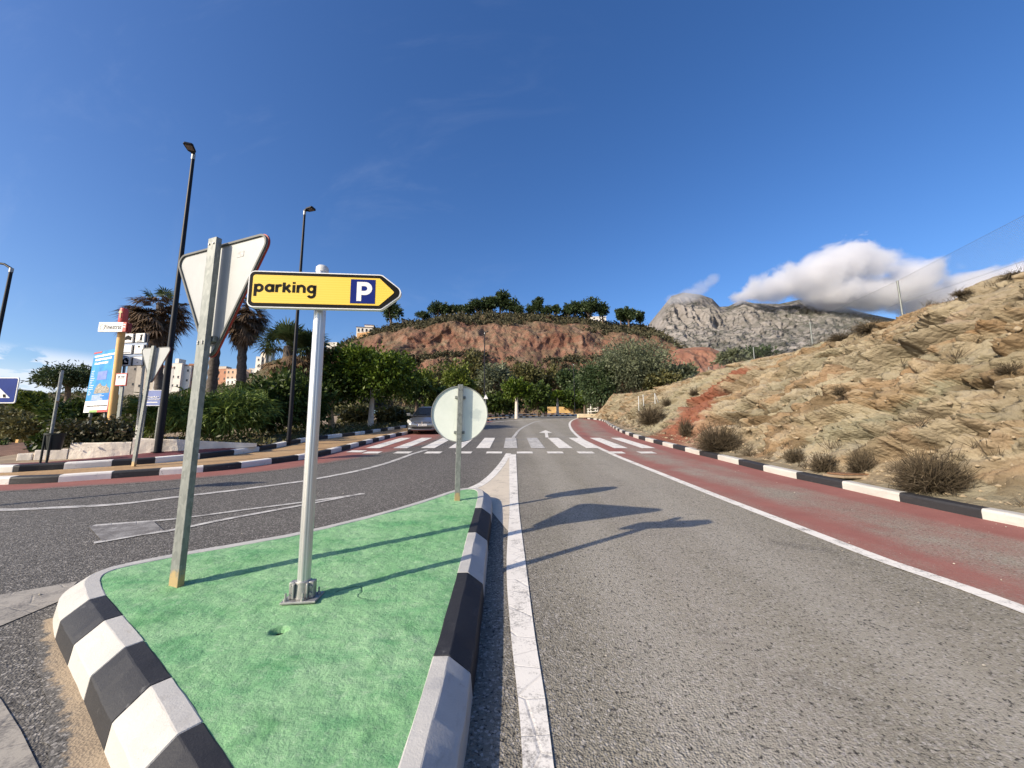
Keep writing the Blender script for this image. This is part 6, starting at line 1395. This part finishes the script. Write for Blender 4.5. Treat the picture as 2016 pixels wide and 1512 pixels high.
palm('short fan palm with green crown and long straw skirt', 566, 800, 682, 22, 132, 52, 64, L_DEAD, 0, .26, 9, 2.2)
palm('short fan palm just behind the parking pole', 612, 800, 690, 23, 112, 40, 54, L_DEAD, 0, .24, 11, 2.0)

# ------------------------------------------------------------------ buildings
M_WH = mat('white_render', (.72, .68, .62), .85, .08, .4); M_CRM = mat('cream_render', (.56, .50, .42), .85, .12, .4); M_TER = mat('terracotta_render', (.40, .20, .125), .85, .15, .4); M_PEA = mat('peach_render', (.56, .39, .28), .85, .12, .4)  # house wall colours, each a plain base tone
M_GRR = mat('grey_old_render', (.30, .27, .24), .9, .2, .5); M_RF = mat('clay_tiles', (.28, .13, .075), .9, .3, 2.5); M_WIN = mat('dark_window', (.035, .035, .04), .25, .2, 2); M_OCB = mat('ochre_retaining_wall', (.50, .29, .13), .9, .25, .8)
def building(label, u0, u1, vt, vb, y, m, win=(2, 2), roof='flat', dep=9, yaw=0., group='houses of the old town on the ridge', ext=4, name='house', tower=None, rail=False):
    a, b2 = D(u0, vb, y), D(u1, vb, y); w = b2.x - a.x; h = D(u0, vt, y).z - a.z
    r = empty(name, label, 'house', ((a.x + b2.x) / 2, y, a.z), yaw, group)
    MB().box((0, dep / 2, (h - ext) / 2), (w, dep, h + ext)).build('wall', m, r, 0)
    if roof == 'flat': MB().box((0, dep / 2, h + .14), (w + .2, dep + .2, .28)).build('roof', m, r, 0)
    elif roof == 'shed':
        mb = MB(); e = .25; mb.add([(-w / 2 - e, -e, h), (w / 2 + e, -e, h), (w / 2 + e, dep, h + w * .22), (-w / 2 - e, dep, h + w * .22), (-w / 2 - e, -e, h + .15), (w / 2 + e, -e, h + .15), (w / 2 + e, dep, h + w * .22 + .15), (-w / 2 - e, dep, h + w * .22 + .15)], [(0, 1, 2, 3), (4, 5, 6, 7), (0, 1, 5, 4), (1, 2, 6, 5), (2, 3, 7, 6), (3, 0, 4, 7)]); mb.build('roof', M_RF, r, 0)
    elif roof == 'hip':
        mb = MB(); e = .35; mb.add([(-w / 2 - e, -e, h), (w / 2 + e, -e, h), (w / 2 + e, dep + e, h), (-w / 2 - e, dep + e, h), (-w * .15, dep / 2, h + w * .17), (w * .15, dep / 2, h + w * .17)], [(0, 1, 5, 4), (1, 2, 5), (2, 3, 4, 5), (3, 0, 4), (0, 1, 2, 3)]); mb.build('roof', M_RF, r, 0)
    nx, nz = win; rng = random.Random(int(u0 * 7 + vt))
    for i in range(nx):
        for j in range(nz):
            if rng.random() < .12: continue
            x = -w / 2 + w * (i + .5) / nx + rng.uniform(-.1, .1); z = h * (j + .5) / nz + rng.uniform(-.1, .2); ww, wh = min(.95, w / nx * .42), min(1.35, h / nz * .48)
            f_ = MB().box((x, .01, z), (ww, .16, wh)).build('window', M_WIN, r, 0)
            MB().box((x, -.12, z - wh / 2 - .05), (ww * 1.2, .18, .09)).build('sill', m, f_, 0)
    if rail: MB().box((0, -.5, h * .36), (w * .9, .9, .12)).build('balcony', m, r, 0)
    if tower:
        tx0, tx1, tv = tower; t0, t1 = D(tx0, vt, y).x - r.location.x, D(tx1, vt, y).x - r.location.x; th = D(tx0, tv, y).z - r.location.z
        tb = MB().box(((t0 + t1) / 2, dep * .45, (h + th) / 2), (t1 - t0, dep * .5, th - h)).build('tower', m, r, 0)
        mb = MB(); e = .3; zz = th; mb.add([(t0 - e, dep * .2 - e, zz), (t1 + e, dep * .2 - e, zz), (t1 + e, dep * .7 + e, zz), (t0 - e, dep * .7 + e, zz), ((t0 + t1) / 2, dep * .45, zz + .8)], [(0, 1, 4), (1, 2, 4), (2, 3, 4), (3, 0, 4), (0, 1, 2, 3)]); mb.build('tower_roof', M_RF, tb, 0)
    return r
BD = [('grey old house behind the icon panels', 246, 272, 712, 772, 232, M_GRR, (1, 2), 'flat'), ('cream house with two rows of small windows behind the triangular sign', 266, 298, 713, 770, 228, M_CRM, (2, 3), 'flat'), ('white house with sloping roof right of the small triangular sign', 302, 334, 724, 772, 225, M_WH, (2, 2), 'shed'), ('white tall house right of the nearest lamp', 333, 352, 716, 768, 226, M_WH, (2, 3), 'flat'),
      ('low white house with tiled roof edge left of the terracotta house', 350, 371, 720, 758, 228, M_WH, (2, 2), 'shed'), ('terracotta house left of the galvanised post', 368, 384, 717, 758, 230, M_TER, (1, 2), 'flat'), ('dark terracotta block right of the galvanised post', 420, 447, 727, 765, 230, M_TER, (2, 3), 'flat'), ('peach block with three rows of windows', 441, 470, 727, 760, 226, M_PEA, (3, 3), 'flat'), ('peach and brick block behind the palm trunk', 468, 489, 728, 764, 229, M_PEA, (2, 3), 'flat'), ('white lower house in front of the peach block', 440, 478, 746, 772, 215, M_WH, (4, 2), 'flat'),
      ('small white house lowest on the stepped ridge', 489, 501, 726, 748, 230, M_WH, (1, 1), 'flat'), ('white house midway up the stepped ridge', 502, 513, 703, 726, 230, M_WH, (1, 2), 'flat'), ('white house third up the stepped ridge', 511, 523, 694, 716, 231, M_CRM, (1, 2), 'shed'), ('white house highest on the stepped ridge beside the shaggy palm', 519, 532, 688, 712, 232, M_WH, (2, 2), 'flat'),
      ('modern white house with roof terrace right of the parking pole', 641, 662, 675, 700, 200, M_WH, (2, 1), 'flat'), ('cream house peeping above the terracotta block', 425, 444, 722, 740, 240, M_CRM, (2, 1), 'flat'), ('white rooftop house above the tall white house', 342, 350, 707, 730, 236, M_WH, (1, 1), 'flat')]
for lab, u0, u1, vt, vb, y, m_, wn, rf in BD: building(lab, u0, u1, vt, vb, y, m_, wn, rf, 4.5, R(random.Random(u0).uniform(-12, 12)), rail=(u0 in (441, 468)))
building('white villa with a small tower at the left end of the red hill', 702, 732, 644, 656.5, 168, M_WH, (4, 1), 'hip', 9, R(8), 'houses on top of the red hill', 6, 'villa', (716, 733, 637))
building('small white chapel-like house beside the dark lone tree', 790, 800, 630, 642, 168, M_WH, (1, 1), 'shed', 10, R(-10), 'houses on top of the red hill', 1)
building('white house half hidden behind the umbrella pines', 1158, 1194, 624, 640, 182, M_WH, (3, 1), 'flat', 8, 0, 'houses on top of the red hill', 3)
ow = empty('retaining_wall', 'ochre retaining wall stepping up to the white villa', 'wall', D(702, 672, 160)); o3 = ow.location
mb = MB(); tops = [(703, 656, 675), (735, 652, 668), (752, 650, 656), (775, 643, 648), (800, 638, 642), (803, 637, 641)]
for i in range(len(tops) - 1):
    q_ = [tops[i], tops[i + 1]]; vs = []
    for u, a_, b2 in q_: t0, t1 = D(u, a_, 161), D(u, b2 + 6, 160); vs += [t1 - o3, t0 - o3, t0 - o3 + Vector((0, 2, 0)), t1 - o3 + Vector((0, 2, 0))]
    mb.add(vs, [(0, 1, 5, 4), (1, 2, 6, 5), (2, 3, 7, 6), (3, 0, 4, 7), (0, 1, 2, 3), (4, 5, 6, 7)])
mb.build('wall', M_OCB, ow, 0)
# tiled roof of a house below the road on the left
ya = 20; c = D(40, 892, ya); rh = empty('tiled_house', 'low house with a clay tiled roof below the road at the far left', 'house', (c.x, ya, c.z - 2.6))
e0_, e1_, e2_, e3_ = (D(u, v, y) - Vector(rh.location) for u, v, y in ((-30, 901, 19), (60, 899, 19), (46, 874, 22.5), (8, 874, 22.5)))
mb = MB(); nrow = 22
for i in range(nrow):                                             # rolled tiles running down the slope
    f0 = (i + .5) / nrow; mb.tube([e0_.lerp(e1_, f0), e3_.lerp(e2_, f0)], .085, 8)
mb.build('roof', mat('old_dark_clay_tiles', (.17, .095, .062), .9, .4, 2.5), rh, 60); MB().box(((e0_.x + e1_.x) / 2, 1.0, 1.2), ((e1_ - e0_).length * .92, 2.6, 2.6)).build('wall', M_WH, rh, 0)
MB().box((e2_.x - .3, e2_.y, e2_.z + .05), (.16, .16, .4)).build('chimney', M_OCHRE, rh, 0)
# ochre wall, railing and low kerb where the road bends away
oc = empty('ochre_wall', 'low ochre stone wall across the road where it bends', 'wall', D(1115, 812, 69)); o4 = oc.location
mb = MB(); pa, pb2 = D(1078, 812, 69) - o4, D(1160, 812, 69) - o4; hw = (D(1100, 801, 69) - D(1100, 812, 69)).z
mb.box(((pa.x + pb2.x) / 2, 0, hw / 2 - .2), (pb2.x - pa.x, .4, hw + .4)); mb.build('wall', M_OCWALL, oc, 0, .03)
mb = MB(); px_ = (D(1152, 800, 69) - o4).x; mb.box((px_, -.1, hw * .75), (1.0, .5, hw * 1.5)); mb.build('pillar', M_OCWALL, oc, 0, .03)
wr = empty('white_railing', 'white painted wooden railing at the end of the cutting', 'railing', D(1160, 815, 47)); o5 = wr.location
for u, v0, v1 in ((1158, 815, 804), (1163, 814, 795), (1172, 812, 803), (1177, 811, 801)): MB().box(D(u, (v0 + v1) / 2, 47) - o5, (.12, .12, (D(u, v1, 47) - D(u, v0, 47)).z)).build('upright', M_WPOST, wr, 0)
for v in (805, 810.5): MB().tube([D(1156, v + .8, 46.9) - o5, D(1180, v - 1.2, 46.9) - o5], .06, 6).build('rail', M_WPOST, wr, 0)
lr2 = tag(MB().box((0, 0, 0), (3.0, .8, .45)).build('stone_edging', mat('pale_cream_stone', (.60, .50, .34), .9, .15, 2), None, 0, .04), 'pale cream stone edging at the far end of the right kerb', 'edging'); lr2.location = D(1162, 819, 46.5)
# triangular warning sign far beside the round sign
q0 = D(957, 782, 36); fw = empty('warning_sign', 'tiny white triangular sign at the right rim of the round sign', 'road sign', (D(956, 815, 36).x, 36, S * 36 + .2)); hz_ = q0.z - fw.location.z
MB().tube([(0, 0, 0), (0, 0, hz_ + .3)], .03, 8).build('post', M_GALV, fw, 60); MB().plate(rpoly([(-.22, hz_ - .16), (.22, hz_ - .16), (0, hz_ + .24)], .03), -.05, -.035).build('plate', M_WHT, fw, 0)

# ------------------------------------------------------------------ silver hatchback coming towards the crossing
cf = G(827, 857); car = empty('parked_car', 'silver grey hatchback waiting at the zebra crossing, half hidden by the round sign', 'car', (cf.x + .02, cf.y + .35, S * (cf.y + .35) + .0))
car.name = 'car'
car.rotation_euler = (Matrix.Rotation(math.atan(S), 4, 'X') @ Matrix.Rotation(R(3), 4, 'Z')).to_euler()
# body: sections along the length (front at y=0); each section from sill over shoulder to centre line
secs = [(-.02, .30, .58, .52, .60, .58), (.03, .22, .62, .66, .70, .64), (.12, .19, .68, .78, .78, .70), (.35, .18, .76, .84, .84, .80), (.70, .18, .84, .86, .86, .88), (1.05, .18, .90, .87, .86, .965), (1.25, .18, .93, .87, .86, 1.0), (2.0, .18, .95, .87, .86, 1.0), (3.0, .18, .97, .87, .86, 1.0), (3.6, .20, .98, .86, .85, 1.02), (4.0, .26, .96, .82, .82, 1.0), (4.18, .34, .88, .72, .74, .92)]
V = []
for y, zb_, zs, wb_, ws, zt_ in secs:
    ring_ = [(0, zb_), (wb_ * .85, zb_), (wb_, zb_ + .10), (ws + .015, (zb_ + zs) / 2), (ws, zs - .06), (ws * .94, zs), (ws * .6, zs + (zt_ - zs) * .75), (0, zt_)]
    V.append([(x, y, z) for x, z in ring_] + [(-x, y, z) for x, z in ring_[-2:0:-1]])
n = len(V[0]); mb = MB(); mb.v = [p for s_ in V for p in s_]
for i in range(len(V) - 1):
    for k in range(n): mb.f.append((i * n + k, i * n + (k + 1) % n, (i + 1) * n + (k + 1) % n, (i + 1) * n + k)); mb.m.append(0)
mb.f += [tuple(range(n)), tuple(range((len(V) - 1) * n, len(V) * n))]; mb.m += [0, 0]
bd = mb.build('body', M_CAR, car, 50); sm = bd.modifiers.new('subsurf', 'SUBSURF'); sm.levels = sm.render_levels = 2
gh = [(1.02, .975, .80, .985), (1.55, .99, .80, 1.235), (1.95, 1.0, .79, 1.475), (2.5, 1.0, .79, 1.515), (3.1, 1.0, .78, 1.49), (3.65, 1.0, .77, 1.41), (4.05, 1.0, .72, 1.03)]
def ghp(y, z_, lo=0): 
    zb_ = np.interp(y, [g[0] for g in gh], [g[1] for g in gh]); wb_ = np.interp(y, [g[0] for g in gh], [g[2] for g in gh]); zt_ = np.interp(y, [g[0] for g in gh], [g[3] for g in gh]); f_ = np.clip((z_ - zb_) / .5, 0, 1); return wb_ - .22 * f_
mb = MB(); rows_ = []
for y, zb_, wb_, zt_ in gh:
    wt = wb_ - .22 * min(1, (zt_ - zb_) / .5); rows_.append(len(mb.v)); mb.v += [(wb_, y, zb_ - .08), (wt, y, zt_ - .03), (wt * .8, y, zt_), (-wt * .8, y, zt_), (-wt, y, zt_ - .03), (-wb_, y, zb_ - .08)]
for i in range(len(gh) - 1):
    for k in range(5): mb.f.append((rows_[i] + k, rows_[i] + k + 1, rows_[i + 1] + k + 1, rows_[i + 1] + k)); mb.m.append(0)
rfo = mb.build('roof', M_CAR, car, 30)
ws_ = MB(); A0 = [(-.73, 1.06, .995), (.73, 1.06, .995), (.545, 1.92, 1.455), (-.545, 1.92, 1.455)]; nrm = Vector((0, -.47, .88)) * .018
ws_.add([Vector(p) + nrm for p in A0], [(0, 1, 2, 3)]); wsc = ws_.build('windscreen', M_GLASS, car, 0)
wp_ = MB(); wp_.tube([Vector((-.5, 1.10, 1.03)) + nrm * 1.6, Vector((.05, 1.14, 1.05)) + nrm * 1.6], .012, 5); wp_.build('wiper', M_BLK, car, 0)
for sx in (-1, 1):
    for y0, y1, y2, y3 in ((1.45, 2.35, 2.35, 2.0), (2.42, 3.25, 3.2, 2.42), (3.3, 3.85, 3.55, 3.27)):
        mb = MB(); P4 = []
        for y, z in ((y0, 1.02), (y1, 1.02), (y2, 1.40), (y3, 1.40 if y0 > 2 else 1.38)): P4.append((sx * (ghp(y, z) + .012), y, z))
        mb.add(P4, [(0, 1, 2, 3)]); mb.build('side_window', M_GLASS, car, 0)
    mb = MB(); mb.tube([(sx * .83, 1.38, 1.02), (sx * .90, 1.36, 1.04)], .03, 6); mb.box((sx * 1.0, 1.36, 1.07), (.20, .12, .15)); mb.build('mirror', M_CAR, car, 0, .03)
    hl_ = MB(); hl_.add([(sx * .50, -.008 + .06, .60), (sx * .74, .07, .60), (sx * .85, .30, .68), (sx * .86, .46, .80), (sx * .76, .33, .795), (sx * .60, .11, .70)], [(0, 1, 2, 3, 4, 5)])
    hl_.v = [(x + sx * .014, y - .02, z + .012) for x, y, z in hl_.v]; hlo = hl_.build('headlight', M_HEADL, car, 0); so = hlo.modifiers.new('solid', 'SOLIDIFY'); so.thickness = .03
    for wy in (.78, 3.42):
        w_ = empty('wheel', None, None, (sx * .78, wy, .31)); w_.parent = car
        Mw = Matrix.Rotation(R(90), 4, 'Y')
        MB().lathe([(.20, -.10), (.29, -.10), (.31, -.07), (.31, .07), (.29, .10), (.20, .10), (.20, -.10)], 28, 0, Mw).build('tyre', M_TYRE, w_, 40)
        mb = MB(); mb.lathe([(.0, sx * .07), (.06, sx * .075), (.07, sx * .05), (.17, sx * .05), (.20, sx * .085), (.205, sx * .02), (0, sx * .02)], 24, 0, Mw)
        for a in range(5): mb.box((sx * .068, .115 * math.cos(a * 1.2566), .115 * math.sin(a * 1.2566)), (.02, .05, .05))
        mb.build('rim', M_ALU, w_, 40)
def fp_(pts, y, name, m, d=.02): mb = MB(); mb.plate(pts, y, y + d); return mb.build(name, m, car, 0, .004)
fp_(rpoly([(-.40, .60), (.40, .60), (.46, .665), (.34, .69), (-.34, .69), (-.46, .665)], .02), .012, 'grille', M_GRILLE, .06)
mb = MB(); mb.tube([(-.40, -.0, .655), (-.2, -.006, .645), (.2, -.006, .645), (.40, .0, .655)], .014, 6); mb.build('grille_bar', M_CHROME, car, 0)
em = MB(); em.plate([(-.05, .60), (-.02, .64), (-.05, .70), (.0, .73), (.045, .70), (.02, .66), (.055, .62), (.02, .585)], -.02, -.008); em.build('emblem', M_CHROME, car, 0)
fp_(rpoly([(-.56, .40), (-.48, .335), (.48, .335), (.56, .40), (.60, .45), (-.60, .45)], .03), -.036, 'lower_grille', M_GRILLE, .05)
mb = MB(); mb.tube([(-.74, .06, .34), (-.5, -.03, .295), (0, -.05, .285), (.5, -.03, .295), (.74, .06, .34)], .022, 8); mb.build('bumper_trim', M_CAR, car, 60)
pl_ = fp_([(-.26, .475), (.26, .475), (.26, .585), (-.26, .585)], -.052, 'number_plate', M_WHT, .012); pl_.parent = car
bp = MB(); bp.plate([(-.258, .478), (-.215, .478), (-.215, .582), (-.258, .582)], -.0545, -.0525); bp.build('blue_band', M_BLUE, pl_, 0)
text_mb('0858 DKG', M_BLK, 'lettering', pl_, -.185, .497, .42, .066, -.0555, .01)
